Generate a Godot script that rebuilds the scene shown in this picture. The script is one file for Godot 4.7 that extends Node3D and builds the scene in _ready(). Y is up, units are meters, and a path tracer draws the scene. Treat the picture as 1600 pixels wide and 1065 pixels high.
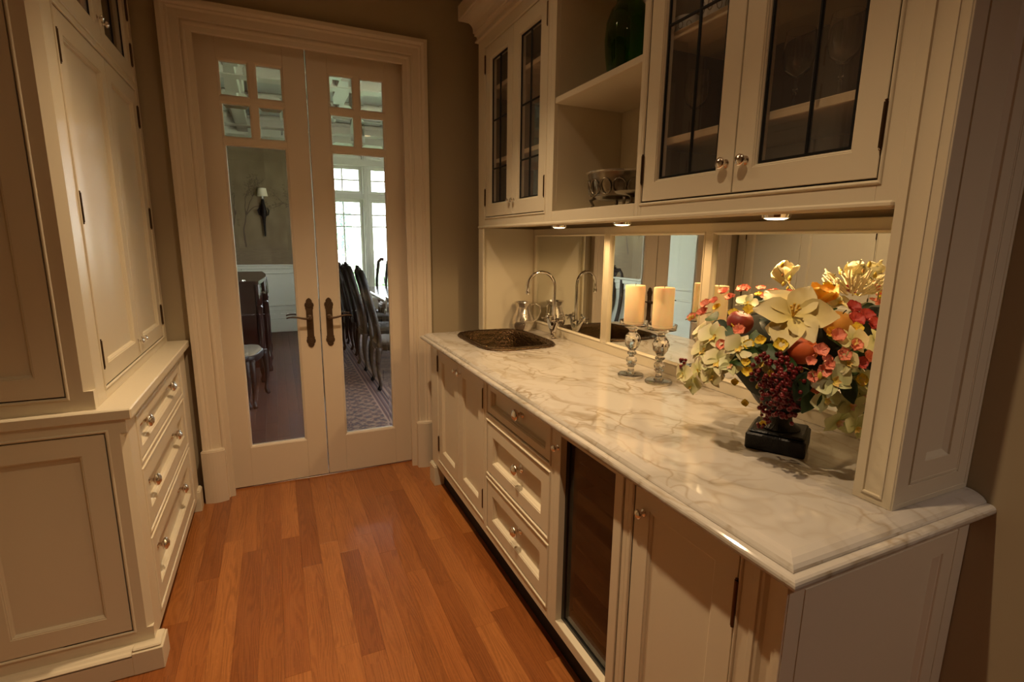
extends Node3D

# ---------------------------------------------------------------- scene
const CANS := [Vector2(0.26, -1.95), Vector2(0.24, -0.7), Vector2(1.25, 1.2)]
const CAN := 4.35
const PUCK := 0.185
func _ready() -> void:
	rng.seed = 7
	var cam := Camera3D.new()
	cam.name = "camera"
	cam.transform = Transform3D(Basis(Vector3.UP, deg_to_rad(-24.561)) * Basis(Vector3.RIGHT, deg_to_rad(-10.905)) * Basis(Vector3.BACK, deg_to_rad(0.699)), Vector3(0, 1.44, 0))
	cam.fov = 67.15
	cam.near = 0.02
	add_child(cam)
	cam.current = true
	var we := WorldEnvironment.new()
	we.name = "environment"
	var env := Environment.new()
	env.tonemap_mode = Environment.TONE_MAPPER_LINEAR
	env.tonemap_exposure = 0.86
	env.sdfgi_enabled = true
	env.ssao_enabled = true
	env.ssil_enabled = true
	env.background_mode = Environment.BG_SKY
	var sky := Sky.new()
	var sm := ProceduralSkyMaterial.new()
	sm.sky_top_color = Color(0.87, 0.91, 0.94)
	sm.sky_horizon_color = Color(0.96, 0.98, 0.96)
	sm.ground_horizon_color = Color(0.9, 0.92, 0.89)
	sm.ground_bottom_color = Color(0.8, 0.82, 0.78)
	sm.sky_energy_multiplier = 4.0
	sm.ground_energy_multiplier = 3.6
	sky.sky_material = sm
	env.sky = sky
	we.environment = env
	add_child(we)
	make_materials()
	room()
	right_base()
	counter()
	sink_and_tap()
	wall_cabinets()
	backsplash()
	pucks()
	left_cabinets()
	counter_things()
	flowers()
	dining_room()

# ---------------------------------------------------------------- geometry
class Geo:
	var v := PackedVector3Array()
	var n := PackedVector3Array()
	var t := PackedVector2Array()
	var c := PackedColorArray()
	var ix := PackedInt32Array()
	var tint := Color.WHITE
	var uvo := Vector2.ZERO
	var uv_turn := false

	func put(p: Vector3, nn: Vector3, w := Vector2(INF, 0)) -> int:
		v.append(p)
		n.append(nn)
		if w.x == INF:
			var a := nn.abs()
			if a.x >= a.y and a.x >= a.z:
				w = Vector2(p.z, p.y)
			elif a.y >= a.z:
				w = Vector2(p.z, p.x)
			else:
				w = Vector2(p.x, p.y)
			if uv_turn:
				w = Vector2(w.y, w.x)
			w += uvo
		t.append(w)
		c.append(tint)
		return v.size() - 1

	func tri(a: Vector3, b: Vector3, d: Vector3) -> void:
		var nn := (b - a).cross(d - a)
		if nn.length_squared() < 1e-18:
			return
		nn = nn.normalized()
		var i := put(a, nn)
		put(b, nn)
		put(d, nn)
		ix.append_array(PackedInt32Array([i, i + 2, i + 1]))

	func quad(a: Vector3, b: Vector3, d: Vector3, e: Vector3) -> void:
		var nn := (d - a).cross(e - b)
		if nn.length_squared() < 1e-18:
			return
		nn = nn.normalized()
		var i := put(a, nn)
		put(b, nn)
		put(d, nn)
		put(e, nn)
		ix.append_array(PackedInt32Array([i, i + 2, i + 1, i, i + 3, i + 2]))

	func box(lo: Vector3, hi: Vector3, ch := 0.0) -> void:
		var m := minf(hi.x - lo.x, minf(hi.y - lo.y, hi.z - lo.z)) * 0.45
		ch = minf(ch, m)
		var ctr := (lo + hi) / 2
		var h := (hi - lo) / 2
		for ax in 3:
			var b := (ax + 1) % 3
			var d := (ax + 2) % 3
			for s in [-1.0, 1.0]:
				var q := []
				for k in [[-1, -1], [1, -1], [1, 1], [-1, 1]]:
					var p := Vector3.ZERO
					p[ax] = s * h[ax]
					p[b] = k[0] * (h[b] - ch) * s
					p[d] = k[1] * (h[d] - ch)
					q.append(ctr + p)
				quad(q[0], q[1], q[2], q[3])
		if ch <= 0.0:
			return
		for ax in 3:
			var b := (ax + 1) % 3
			var d := (ax + 2) % 3
			for sb in [-1.0, 1.0]:
				for sd in [-1.0, 1.0]:
					var q := []
					for k in [[-1.0, 0], [1.0, 0], [1.0, 1], [-1.0, 1]]:
						var p := Vector3.ZERO
						p[ax] = k[0] * (h[ax] - ch)
						p[b] = sb * (h[b] - (ch if k[1] == 1 else 0.0))
						p[d] = sd * (h[d] - (0.0 if k[1] == 1 else ch))
						q.append(ctr + p)
					var nn: Vector3 = (q[1] - q[0]).cross(q[2] - q[0])
					var o := Vector3.ZERO
					o[b] = sb
					o[d] = sd
					if nn.dot(o) >= 0:
						quad(q[0], q[1], q[2], q[3])
					else:
						quad(q[3], q[2], q[1], q[0])
		for sx in [-1.0, 1.0]:
			for sy in [-1.0, 1.0]:
				for sz in [-1.0, 1.0]:
					var o := Vector3(sx, sy, sz)
					var a := ctr + Vector3(sx * h.x, sy * (h.y - ch), sz * (h.z - ch))
					var b2 := ctr + Vector3(sx * (h.x - ch), sy * h.y, sz * (h.z - ch))
					var d2 := ctr + Vector3(sx * (h.x - ch), sy * (h.y - ch), sz * h.z)
					if (b2 - a).cross(d2 - a).dot(o) > 0:
						tri(a, b2, d2)
					else:
						tri(a, d2, b2)

	# rows of points; normal = d(row) x d(column)
	func grid(rows: Array, wrap_cols := false, wrap_rows := false) -> void:
		var nr := rows.size()
		var nc: int = rows[0].size()
		var base := v.size()
		for i in nr:
			for j in nc:
				var i0 := (i - 1 + nr) % nr if wrap_rows else maxi(i - 1, 0)
				var i1 := (i + 1) % nr if wrap_rows else mini(i + 1, nr - 1)
				var j0 := (j - 1 + nc) % nc if wrap_cols else maxi(j - 1, 0)
				var j1 := (j + 1) % nc if wrap_cols else mini(j + 1, nc - 1)
				var dr: Vector3 = rows[i1][j] - rows[i0][j]
				var dc: Vector3 = rows[i][j1] - rows[i][j0]
				var nn := dr.cross(dc)
				if nn.length_squared() < 1e-20:
					var k := i0 if i == nr - 1 else i1
					dc = rows[k][j1] - rows[k][j0]
					nn = dr.cross(dc)
				put(rows[i][j], nn.normalized() if nn.length_squared() > 1e-24 else Vector3.UP, Vector2(float(j) / nc, float(i) / nr) + uvo)
		for i in (nr if wrap_rows else nr - 1):
			for j in (nc if wrap_cols else nc - 1):
				var a := base + i * nc + j
				var b := base + ((i + 1) % nr) * nc + j
				var d := base + ((i + 1) % nr) * nc + (j + 1) % nc
				var e := base + i * nc + (j + 1) % nc
				ix.append_array(PackedInt32Array([a, d, b, a, e, d]))

	# profile of (radius, height), outward going from low to high
	func lathe(prof: Array, o: Vector3, segs := 24, up := Vector3.UP, crease := 0.75) -> void:
		var y := up.normalized()
		var x := y.cross(Vector3.RIGHT if absf(y.x) < 0.9 else Vector3.BACK).normalized()
		var z := x.cross(y)
		for k in prof.size() - 1:
			var p: Vector2 = prof[k]
			var q: Vector2 = prof[k + 1]
			var d := (q - p)
			if d.length() < 1e-7:
				continue
			var m := Vector2(d.y, -d.x).normalized()
			var m0 := m
			var m1 := m
			if k > 0:
				var e: Vector2 = p - prof[k - 1]
				var me := Vector2(e.y, -e.x).normalized()
				if me.dot(m) > crease:
					m0 = (m + me).normalized()
			if k < prof.size() - 2:
				var e2: Vector2 = prof[k + 2] - q
				var me2 := Vector2(e2.y, -e2.x).normalized()
				if me2.dot(m) > crease:
					m1 = (m + me2).normalized()
			var base := v.size()
			for j in segs + 1:
				var an := TAU * j / segs
				var r := x * cos(an) + z * sin(an)
				put(o + r * p.x + y * p.y, r * m0.x + y * m0.y, Vector2(float(j) / segs, p.y) + uvo)
				put(o + r * q.x + y * q.y, r * m1.x + y * m1.y, Vector2(float(j) / segs, q.y) + uvo)
			for j in segs:
				var a := base + j * 2
				if p.x > 1e-6:
					ix.append_array(PackedInt32Array([a, a + 3, a + 1, a, a + 2, a + 3]) if q.x > 1e-6 else PackedInt32Array([a, a + 2, a + 1]))
				else:
					ix.append_array(PackedInt32Array([a, a + 3, a + 1]))

	func tube(pts: Array, radii, segs := 10, caps := true, flat := 1.0) -> void:
		var rows := []
		var side := Vector3.ZERO
		for i in pts.size():
			var d: Vector3 = (pts[mini(i + 1, pts.size() - 1)] - pts[maxi(i - 1, 0)]).normalized()
			if side == Vector3.ZERO:
				side = d.cross(Vector3.UP if absf(d.y) < 0.9 else Vector3.RIGHT).normalized()
			else:
				side = (side - d * side.dot(d)).normalized()
			var up := side.cross(d)
			var r: float = radii[i] if radii is Array else radii
			var row := []
			for j in segs:
				var an := TAU * j / segs
				row.append(pts[i] + (side * cos(an) + up * sin(an) * flat) * r)
			rows.append(row)
		if caps:
			var a := []
			var b := []
			for j in segs:
				a.append(pts[0])
				b.append(pts[pts.size() - 1])
			rows.push_front(a)
			rows.push_back(b)
		grid(rows, true)

	# swept moulding round a rectangle in the u-v plane; profile of (inwards, outwards w)
	func ring(u0: float, v0: float, u1: float, v1: float, prof: Array, closed := true, footless := false) -> void:
		var m := prof.size()
		for k in (m if closed else m - 1):
			var p: Vector2 = prof[k]
			var q: Vector2 = prof[(k + 1) % m]
			var P := [Vector3(u0 + p.x, v0 + p.x, p.y), Vector3(u1 - p.x, v0 + p.x, p.y), Vector3(u1 - p.x, v1 - p.x, p.y), Vector3(u0 + p.x, v1 - p.x, p.y)]
			var Q := [Vector3(u0 + q.x, v0 + q.x, q.y), Vector3(u1 - q.x, v0 + q.x, q.y), Vector3(u1 - q.x, v1 - q.x, q.y), Vector3(u0 + q.x, v1 - q.x, q.y)]
			if footless:
				for c4 in [0, 1]:
					P[c4].y = v0
					Q[c4].y = v0
			for s in 4:
				if not (footless and s == 0):
					quad(P[s], P[(s + 1) % 4], Q[(s + 1) % 4], Q[s])

	# profile of (offset to the left of the walk, y) swept along an open path in the x-z plane (seen from above), mitred
	func run(path: Array, prof: Array, ends := true) -> void:
		var st := []
		for i in path.size():
			var d0: Vector2 = (path[i] - path[maxi(i - 1, 0)]).normalized() if i > 0 else (path[1] - path[0]).normalized()
			var d1: Vector2 = (path[mini(i + 1, path.size() - 1)] - path[i]).normalized() if i < path.size() - 1 else d0
			var n0 := Vector2(d0.y, -d0.x)
			var n1 := Vector2(d1.y, -d1.x)
			var m := (n0 + n1).normalized()
			m /= maxf(m.dot(n0), 0.2)
			var row := []
			for p in prof:
				row.append(Vector3(path[i].x + m.x * p.x, p.y, path[i].y + m.y * p.x))
			st.append(row)
		for i in path.size() - 1:
			for k in prof.size() - 1:
				quad(st[i][k], st[i + 1][k], st[i + 1][k + 1], st[i][k + 1])
		if ends:
			for e in [0, path.size() - 1]:
				var row: Array = st[e]
				var ctr := Vector3.ZERO
				for p in row:
					ctr += p / row.size()
				for k in row.size():
					if e == 0:
						tri(ctr, row[k], row[(k + 1) % row.size()])
					else:
						tri(ctr, row[(k + 1) % row.size()], row[k])

	# upright prism on a plan of (x, z), walked so that the outside is on the left seen from above
	func prism(plan: Array, y0: float, y1: float) -> void:
		var pp := PackedVector2Array(plan)
		var idx := Geometry2D.triangulate_polygon(pp)
		for k in plan.size():
			var a: Vector2 = plan[k]
			var b: Vector2 = plan[(k + 1) % plan.size()]
			quad(Vector3(a.x, y1, a.y), Vector3(b.x, y1, b.y), Vector3(b.x, y0, b.y), Vector3(a.x, y0, a.y))
		for k in range(0, idx.size(), 3):
			var t := [pp[idx[k]], pp[idx[k + 1]], pp[idx[k + 2]]]
			if (t[1] - t[0]).cross(t[2] - t[0]) > 0:
				t.reverse()
			tri(Vector3(t[0].x, y1, t[0].y), Vector3(t[1].x, y1, t[1].y), Vector3(t[2].x, y1, t[2].y))
			tri(Vector3(t[2].x, y0, t[2].y), Vector3(t[1].x, y0, t[1].y), Vector3(t[0].x, y0, t[0].y))

	func extrude(poly: PackedVector2Array, w0: float, w1: float, ch := 0.0) -> void:
		# polygon in u-v, ccw; from w0 (back) to w1 (front)
		var idx := Geometry2D.triangulate_polygon(poly)
		var inner := poly
		if ch > 0:
			var off := Geometry2D.offset_polygon(poly, -ch, Geometry2D.JOIN_MITER)
			if off.size() == 1 and off[0].size() == poly.size():
				inner = off[0]
				var best := 0
				for k in inner.size():
					if inner[k].distance_to(poly[0]) < inner[best].distance_to(poly[0]):
						best = k
				var turned := PackedVector2Array()
				for k in inner.size():
					turned.append(inner[(k + best) % inner.size()])
				inner = turned
			else:
				ch = 0.0
		for k in range(0, idx.size(), 3):
			var a := idx[k]
			var b := idx[k + 1]
			var d := idx[k + 2]
			if (poly[b] - poly[a]).cross(poly[d] - poly[a]) < 0:
				var x := b
				b = d
				d = x
			tri(Vector3(inner[a].x, inner[a].y, w1), Vector3(inner[b].x, inner[b].y, w1), Vector3(inner[d].x, inner[d].y, w1))
			tri(Vector3(poly[a].x, poly[a].y, w0), Vector3(poly[d].x, poly[d].y, w0), Vector3(poly[b].x, poly[b].y, w0))
		for k in poly.size():
			var k1 := (k + 1) % poly.size()
			quad(Vector3(poly[k].x, poly[k].y, w0), Vector3(poly[k1].x, poly[k1].y, w0), Vector3(poly[k1].x, poly[k1].y, w1 - ch), Vector3(poly[k].x, poly[k].y, w1 - ch))
			if ch > 0:
				quad(Vector3(poly[k].x, poly[k].y, w1 - ch), Vector3(poly[k1].x, poly[k1].y, w1 - ch), Vector3(inner[k1].x, inner[k1].y, w1), Vector3(inner[k].x, inner[k].y, w1))

	func mesh() -> ArrayMesh:
		var a := []
		a.resize(Mesh.ARRAY_MAX)
		a[Mesh.ARRAY_VERTEX] = v
		a[Mesh.ARRAY_NORMAL] = n
		a[Mesh.ARRAY_TEX_UV] = t
		a[Mesh.ARRAY_COLOR] = c
		a[Mesh.ARRAY_INDEX] = ix
		var m := ArrayMesh.new()
		m.add_surface_from_arrays(Mesh.PRIMITIVE_TRIANGLES, a)
		return m

# ---------------------------------------------------------------- nodes
const FACE_R := Basis(Vector3(0, 0, 1), Vector3(0, 1, 0), Vector3(-1, 0, 0))   # a face that looks towards -x
const FACE_L := Basis(Vector3(0, 0, -1), Vector3(0, 1, 0), Vector3(1, 0, 0))   # a face that looks towards +x
var taken := {}
var M := {}
var rng := RandomNumberGenerator.new()

func numbered(s: String) -> String:
	var k: int = taken.get(s, 0)
	taken[s] = k + 1
	return s if k == 0 else "%s_%03d" % [s, k]

func thing(called: String, label: String, category: String, at := Vector3.ZERO, basis := Basis.IDENTITY, group := "") -> Node3D:
	var o := Node3D.new()
	o.name = numbered(called)
	o.transform = Transform3D(basis, at)
	add_child(o, true)
	tag(o, label, category, group)
	return o

func tag(o: Node, label: String, category := "", group := "", kind := "") -> void:
	if label:
		o.set_meta("label", label)
	if category:
		o.set_meta("category", category)
	if group:
		o.set_meta("group", group)
	if kind:
		o.set_meta("kind", kind)

func structure(called: String, label: String, at := Vector3.ZERO, basis := Basis.IDENTITY) -> Node3D:
	var o := Node3D.new()
	o.name = called
	o.transform = Transform3D(basis, at)
	add_child(o, true)
	tag(o, label, "", "", "structure")
	return o

func part(parent: Node, called: String, g, mat: Material, at := Vector3.ZERO, basis := Basis.IDENTITY) -> MeshInstance3D:
	var o := MeshInstance3D.new()
	o.name = called
	o.mesh = g.mesh() if g is Geo else g
	o.material_override = mat
	o.transform = Transform3D(basis, at)
	parent.add_child(o, true)
	return o

func solo(called: String, g: Geo, mat: Material, label: String, category: String, at := Vector3.ZERO, basis := Basis.IDENTITY, group := "") -> MeshInstance3D:
	var o := part(self, numbered(called), g, mat, at, basis)
	tag(o, label, category, group)
	return o

func boxg(lo: Vector3, hi: Vector3, ch := 0.0015) -> Geo:
	var g := Geo.new()
	g.box(lo, hi, ch)
	return g

func smat(col: Color, rough := 0.5, metal := 0.0) -> StandardMaterial3D:
	var m := StandardMaterial3D.new()
	m.albedo_color = col
	m.roughness = rough
	m.metallic = metal
	return m

func arc(c: Vector2, r: float, a0: float, a1: float, k: int) -> Array:
	var o := []
	for i in k + 1:
		var a := deg_to_rad(lerpf(a0, a1, float(i) / k))
		o.append(c + Vector2(cos(a), sin(a)) * r)
	return o

# ---------------------------------------------------------------- materials
func noise(sd: int, freq: float, oct := 3) -> FastNoiseLite:
	var f := FastNoiseLite.new()
	f.seed = sd
	f.noise_type = FastNoiseLite.TYPE_SIMPLEX_SMOOTH
	f.frequency = freq
	f.fractal_octaves = oct
	return f

func ramp(stops: Array, x: float) -> Color:
	for k in stops.size() - 1:
		if x <= stops[k + 1][0]:
			return (stops[k][1] as Color).lerp(stops[k + 1][1], clampf((x - stops[k][0]) / (stops[k + 1][0] - stops[k][0]), 0, 1))
	return stops[stops.size() - 1][1]

func wood_image() -> Image:
	# oak, 0.25 m across (x) and 1.6 m along (y)
	var w := 192
	var h := 768
	var im := Image.create(w, h, false, Image.FORMAT_RGB8)
	var a := noise(3, 1.0, 2)
	var b := noise(8, 1.0, 3)
	var d := noise(21, 1.0, 2)
	var st := [[0.0, Color(0.62, 0.56, 0.5)], [0.35, Color(0.83, 0.8, 0.76)], [0.65, Color(0.97, 0.96, 0.94)], [1.0, Color(1, 1, 1)]]
	for y in h:
		for x in w:
			var u := float(x) / w
			var s := float(y) / h
			var wob := a.get_noise_2d(u * 3.0, s * 2.2) * 0.9
			var lines := sin((u * 46.0 + wob * 7.0) * TAU * 0.5) * 0.5 + 0.5
			var fine := b.get_noise_2d(u * 95.0, s * 5.0) * 0.5 + 0.5
			var fleck := clampf(d.get_noise_2d(u * 16.0 + s * 6.0, s * 60.0) - 0.28, 0, 1) * 0.9
			im.set_pixel(x, y, ramp(st, clampf(0.22 * lines + 0.62 * fine + 0.18 * (wob + 0.5) + fleck * 0.4, 0, 1)))
	return im

func marble_image() -> Image:
	var w := 1024
	var h := 320
	var im := Image.create(w, h, false, Image.FORMAT_RGB8)
	var a := noise(5, 1.0, 4)
	var b := noise(12, 1.0, 3)
	var d := noise(31, 1.0, 4)
	var e := noise(44, 1.0, 2)
	for y in h:
		for x in w:
			var p := Vector2(x, y) / 400.0
			var q := Vector2(p.x * 0.9 + p.y * 0.42, p.y * 0.9 - p.x * 0.42)
			var wx := a.get_noise_2d(q.x * 2.6, q.y * 2.6)
			var wy := a.get_noise_2d(q.x * 2.6 + 30, q.y * 2.6 + 9)
			var patch := clampf(e.get_noise_2d(q.x * 1.3, q.y * 2.6) * 1.7 + 0.42, 0, 1) * (1.0 - 0.45 * clampf((float(x) / w - 0.62) * 5.0, 0, 1))
			var v1 := absf(b.get_noise_2d(q.x * 1.6 + wx * 0.35, q.y * 5.2 + wy * 0.5))
			var v2 := absf(d.get_noise_2d(q.x * 3.4 + wx * 0.4 + 7, q.y * 7.5 + wy * 0.5))
			var v3 := absf(b.get_noise_2d(q.x * 4.0 + 50 + wy * 0.3, q.y * 2.2 + wx * 0.4))
			var cloud := clampf(d.get_noise_2d(q.x * 2.0 + 3, q.y * 6.0 + wx * 0.6) * 1.6 + 0.25, 0, 1) * patch
			var vein := pow(clampf(1.0 - v1 * 8.0, 0, 1), 1.5) * (0.2 + 0.8 * patch)
			var hair := pow(clampf(1.0 - v2 * 10.0, 0, 1), 1.5) * patch
			var cross := pow(clampf(1.0 - v3 * 16.0, 0, 1), 1.5) * patch * 0.7
			var c := Color(0.93, 0.9, 0.855)
			c = c.lerp(Color(0.67, 0.63, 0.55), cloud * 0.5)
			c = c.lerp(Color(0.62, 0.52, 0.37), clampf(vein * 0.62, 0, 1))
			c = c.lerp(Color(0.52, 0.47, 0.39), clampf(hair * 0.3, 0, 1))
			c = c.lerp(Color(0.62, 0.53, 0.4), clampf(cross, 0, 0.7))
			im.set_pixel(x, y, c)
	return im

func rug_image() -> Image:
	# x: metres across from the left edge (3.2), y: along (6.0)
	var w := 400
	var h := 720
	var im := Image.create(w, h, false, Image.FORMAT_RGB8)
	var b := noise(2, 1.0, 2)
	for y in h:
		for x in w:
			var u := float(x) / w * 3.2
			var s := float(y) / h * 6.0
			var e := minf(minf(u, 3.2 - u), minf(s, 6.0 - s))
			var c := Color(0.33, 0.25, 0.22)
			var k := 0.0
			if e < 0.06:
				c = Color(0.2, 0.13, 0.12)
			elif e < 0.40:
				k = sin(u * 52.0) * cos(s * 52.0) + b.get_noise_2d(u * 26, s * 26) * 1.6
				c = Color(0.5, 0.43, 0.36) if k > 0.25 else (Color(0.2, 0.17, 0.2) if k < -0.45 else Color(0.36, 0.25, 0.22))
			elif e < 0.58:
				var bb := fmod(e - 0.40, 0.036)
				c = Color(0.55, 0.47, 0.42) if bb < 0.012 else (Color(0.24, 0.12, 0.12) if bb < 0.026 else Color(0.33, 0.28, 0.3))
			else:
				k = sin(u * 21.0 + sin(s * 17.0)) * sin(s * 21.0) + b.get_noise_2d(u * 16, s * 16) * 1.3
				c = Color(0.46, 0.4, 0.37) if k > 0.3 else (Color(0.26, 0.22, 0.25) if k < -0.4 else Color(0.38, 0.3, 0.29))
			im.set_pixel(x, y, c)
	return im

func dab(im: Image, x: float, y: float, r: float, c: Color) -> void:
	for j in range(int(y - r), int(y + r) + 1):
		for i in range(int(x - r), int(x + r) + 1):
			if i >= 0 and j >= 0 and i < im.get_width() and j < im.get_height() and Vector2(i - x, j - y).length() <= r:
				im.set_pixel(i, j, im.get_pixel(i, j).lerp(c, c.a))

func twig(im: Image, g: RandomNumberGenerator, p: Vector2, ang: float, ln: float, wid: float, depth: int, ink: Color, leaf: Color) -> void:
	var k := int(ln)
	for i in k:
		ang += g.randf_range(-0.09, 0.09)
		p += Vector2(cos(ang), sin(ang))
		dab(im, p.x, p.y, maxf(wid * (1.0 - 0.5 * i / k), 0.5), ink)
		if depth < 2 and g.randf() < 0.22:
			var q := p + Vector2(g.randf_range(-7, 7), g.randf_range(-7, 7))
			var an := g.randf() * TAU
			for m in 5:
				dab(im, q.x + cos(an) * m, q.y + sin(an) * m, 1.6 - absf(m - 2) * 0.5, leaf)
	if depth > 0:
		for i in 3:
			twig(im, g, p, ang + g.randf_range(-0.9, 0.9), ln * g.randf_range(0.5, 0.75), wid * 0.65, depth - 1, ink, leaf)

func mural_image(sd: int) -> Image:
	# wallpaper of bare branches, 2.4 m wide and 2 m high
	var im := Image.create(480, 400, false, Image.FORMAT_RGB8)
	var b := noise(sd, 1.0, 3)
	for y in 400:
		for x in 480:
			var k := b.get_noise_2d(x / 90.0, y / 130.0) * 0.07
			var low := clampf((y - 318.0) / 30.0 + b.get_noise_2d(x / 60.0, 3) * 0.8, 0, 1) * (0.4 + 0.4 * b.get_noise_2d(x / 40.0, y / 5.0))
			im.set_pixel(x, y, Color(0.45 + k, 0.375 + k, 0.26 + k).lerp(Color(0.36, 0.29, 0.21), clampf(low, 0, 0.8)))
	var g := RandomNumberGenerator.new()
	g.seed = sd * 7 + 1
	for t in 4:
		var x0 := 60.0 + t * 118.0 + g.randf_range(-20, 20)
		twig(im, g, Vector2(x0, 345), -PI / 2 + g.randf_range(-0.5, 0.5), g.randf_range(40, 95), 2.6, 3, Color(0.3, 0.22, 0.15, 0.75), Color(0.36, 0.3, 0.18, 0.8))
	return im

func tex(im: Image) -> ImageTexture:
	im.generate_mipmaps()
	return ImageTexture.create_from_image(im)

func make_materials() -> void:
	M.cream = smat(Color(0.845, 0.80, 0.70), 0.34)
	M.cream.metallic_specular = 0.38
	M.trim = smat(Color(0.85, 0.79, 0.70), 0.38)
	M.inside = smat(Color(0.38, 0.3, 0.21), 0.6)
	M.shelf = smat(Color(0.8, 0.72, 0.58), 0.5)
	M.bead = smat(Color(0.74, 0.66, 0.53), 0.45)
	M.wall = smat(Color(0.67, 0.61, 0.5), 0.75)
	M.ceiling = smat(Color(0.82, 0.77, 0.68), 0.8)
	M.dark = smat(Color(0.03, 0.025, 0.02), 0.7)
	M.rubber = smat(Color(0.035, 0.04, 0.035), 0.35)
	M.chrome = smat(Color(0.92, 0.9, 0.87), 0.1, 1.0)
	M.silver = smat(Color(0.93, 0.9, 0.85), 0.2, 0.9)
	M.oldsilver = smat(Color(0.55, 0.51, 0.45), 0.28, 1.0)
	M.bronze = smat(Color(0.36, 0.29, 0.22), 0.5, 0.7)
	M.hinge = smat(Color(0.36, 0.28, 0.2), 0.35, 0.9)
	M.lead = smat(Color(0.12, 0.12, 0.12), 0.5, 0.6)
	M.mirror = smat(Color(0.93, 0.94, 0.92), 0.0, 1.0)
	M.chair = smat(Color(0.075, 0.04, 0.027), 0.45)
	M.chair.metallic_specular = 0.3
	M.side = smat(Color(0.13, 0.05, 0.035), 0.14)
	M.white = smat(Color(0.75, 0.74, 0.68), 0.5)
	M.beam = smat(Color(0.68, 0.65, 0.6), 0.5)
	M.coffer = smat(Color(0.62, 0.61, 0.58), 0.7)
	M.candle = smat(Color(0.93, 0.83, 0.66), 0.5)
	M.candle.subsurf_scatter_enabled = true
	M.candle.subsurf_scatter_strength = 0.35
	M.glass = smat(Color(1, 1, 1, 0.02), 0.0)
	M.glass.transparency = BaseMaterial3D.TRANSPARENCY_ALPHA
	M.smoke = smat(Color(0.05, 0.04, 0.035, 0.45), 0.0)
	M.smoke.transparency = BaseMaterial3D.TRANSPARENCY_ALPHA
	M.crystal = smat(Color(1, 1, 1, 0), 0.0)
	M.crystal.refraction_enabled = true
	M.crystal.refraction_scale = 0.052
	M.green = smat(Color(0.36, 0.62, 0.12, 0.0), 0.02)
	M.green.refraction_enabled = true
	M.green.refraction_scale = 0.05
	M.lampglow = smat(Color(1, 0.95, 0.85), 0.4)
	M.lampglow.emission_enabled = true
	M.lampglow.emission = Color(1.0, 0.86, 0.66)
	M.lampglow.emission_energy_multiplier = 7.0
	var wt := tex(wood_image())
	M.planks = []
	for c in [Color(0.665, 0.415, 0.215), Color(0.62, 0.375, 0.185), Color(0.70, 0.445, 0.235), Color(0.585, 0.345, 0.168), Color(0.65, 0.395, 0.20)]:
		var m := smat(c, 0.3)
		m.albedo_texture = wt
		m.uv1_scale = Vector3(4.0, 0.625, 1)
		m.clearcoat_enabled = true
		m.clearcoat = 0.25
		m.clearcoat_roughness = 0.22
		M.planks.append(m)
	M.darkplanks = []
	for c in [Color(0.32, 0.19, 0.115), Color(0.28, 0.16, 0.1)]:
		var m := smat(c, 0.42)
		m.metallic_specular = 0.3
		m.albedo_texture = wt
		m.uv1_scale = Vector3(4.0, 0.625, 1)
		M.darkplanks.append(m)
	M.racks = smat(Color(0.42, 0.2, 0.1), 0.4)
	M.racks.albedo_texture = wt
	M.racks.uv1_scale = Vector3(0.625, 4, 1)
	M.marble = smat(Color(0.79, 0.785, 0.775), 0.07)
	M.marble.albedo_texture = tex(marble_image())
	M.marble.uv1_scale = Vector3(0.39, 1.25, 1)
	var sp := FastNoiseLite.new()
	sp.seed = 4
	sp.frequency = 0.11
	sp.fractal_octaves = 2
	var nt := NoiseTexture2D.new()
	nt.width = 256
	nt.height = 256
	nt.seamless = true
	nt.noise = sp
	var gr := Gradient.new()
	gr.offsets = PackedFloat32Array([0.0, 0.52, 0.6, 1.0])
	gr.colors = PackedColorArray([Color(0.14, 0.11, 0.08), Color(0.3, 0.23, 0.16), Color(0.55, 0.43, 0.3), Color(0.75, 0.66, 0.52)])
	nt.color_ramp = gr
	M.sink = smat(Color(1, 1, 1), 0.16, 0.9)
	M.sink.albedo_texture = nt
	M.sink.uv1_triplanar = true
	M.sink.uv1_scale = Vector3(9, 9, 9)
	var hm := NoiseTexture2D.new()
	hm.width = 256
	hm.height = 256
	hm.seamless = true
	hm.noise = noise(9, 0.06, 2)
	M.sink.heightmap_enabled = true
	M.sink.heightmap_texture = hm
	M.sink.heightmap_scale = 0.25
	M.rug = smat(Color(0.8, 0.74, 0.68), 0.95)
	M.rug.albedo_texture = tex(rug_image())
	M.rug.uv1_scale = Vector3(1.0 / 3.2, 1.0 / 6.0, 1)
	M.mural = smat(Color(1, 1, 1), 0.7)
	M.mural.albedo_texture = tex(mural_image(6))
	M.mural.uv1_scale = Vector3(1.0 / 2.4, 0.5, 1)
	M.seat = smat(Color(0.62, 0.54, 0.42), 0.9)
	var wv := Image.create(64, 64, false, Image.FORMAT_RGB8)
	for y in 64:
		for x in 64:
			var k := 0.5 + 0.25 * sin(x * TAU / 8.0) * cos(y * TAU / 8.0) + 0.2 * (1 if (x / 4 + y / 4) % 2 else 0)
			wv.set_pixel(x, y, Color(k, k, k))
	M.seat.albedo_texture = tex(wv)
	M.seat.uv1_scale = Vector3(8, 8, 8)
	M.urn = smat(Color(0.035, 0.032, 0.03), 0.45)
	M.urn.heightmap_enabled = true
	M.urn.heightmap_texture = hm
	M.urn.uv1_triplanar = true
	M.urn.uv1_scale = Vector3(12, 12, 12)
	M.urn.heightmap_scale = 0.12
	M.porcelain = smat(Color(0.88, 0.88, 0.86), 0.2)
	M.shade = smat(Color(0.88, 0.84, 0.74), 0.8)
	M.shade.backlight_enabled = true
	M.shade.backlight = Color(0.5, 0.47, 0.4)
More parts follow.
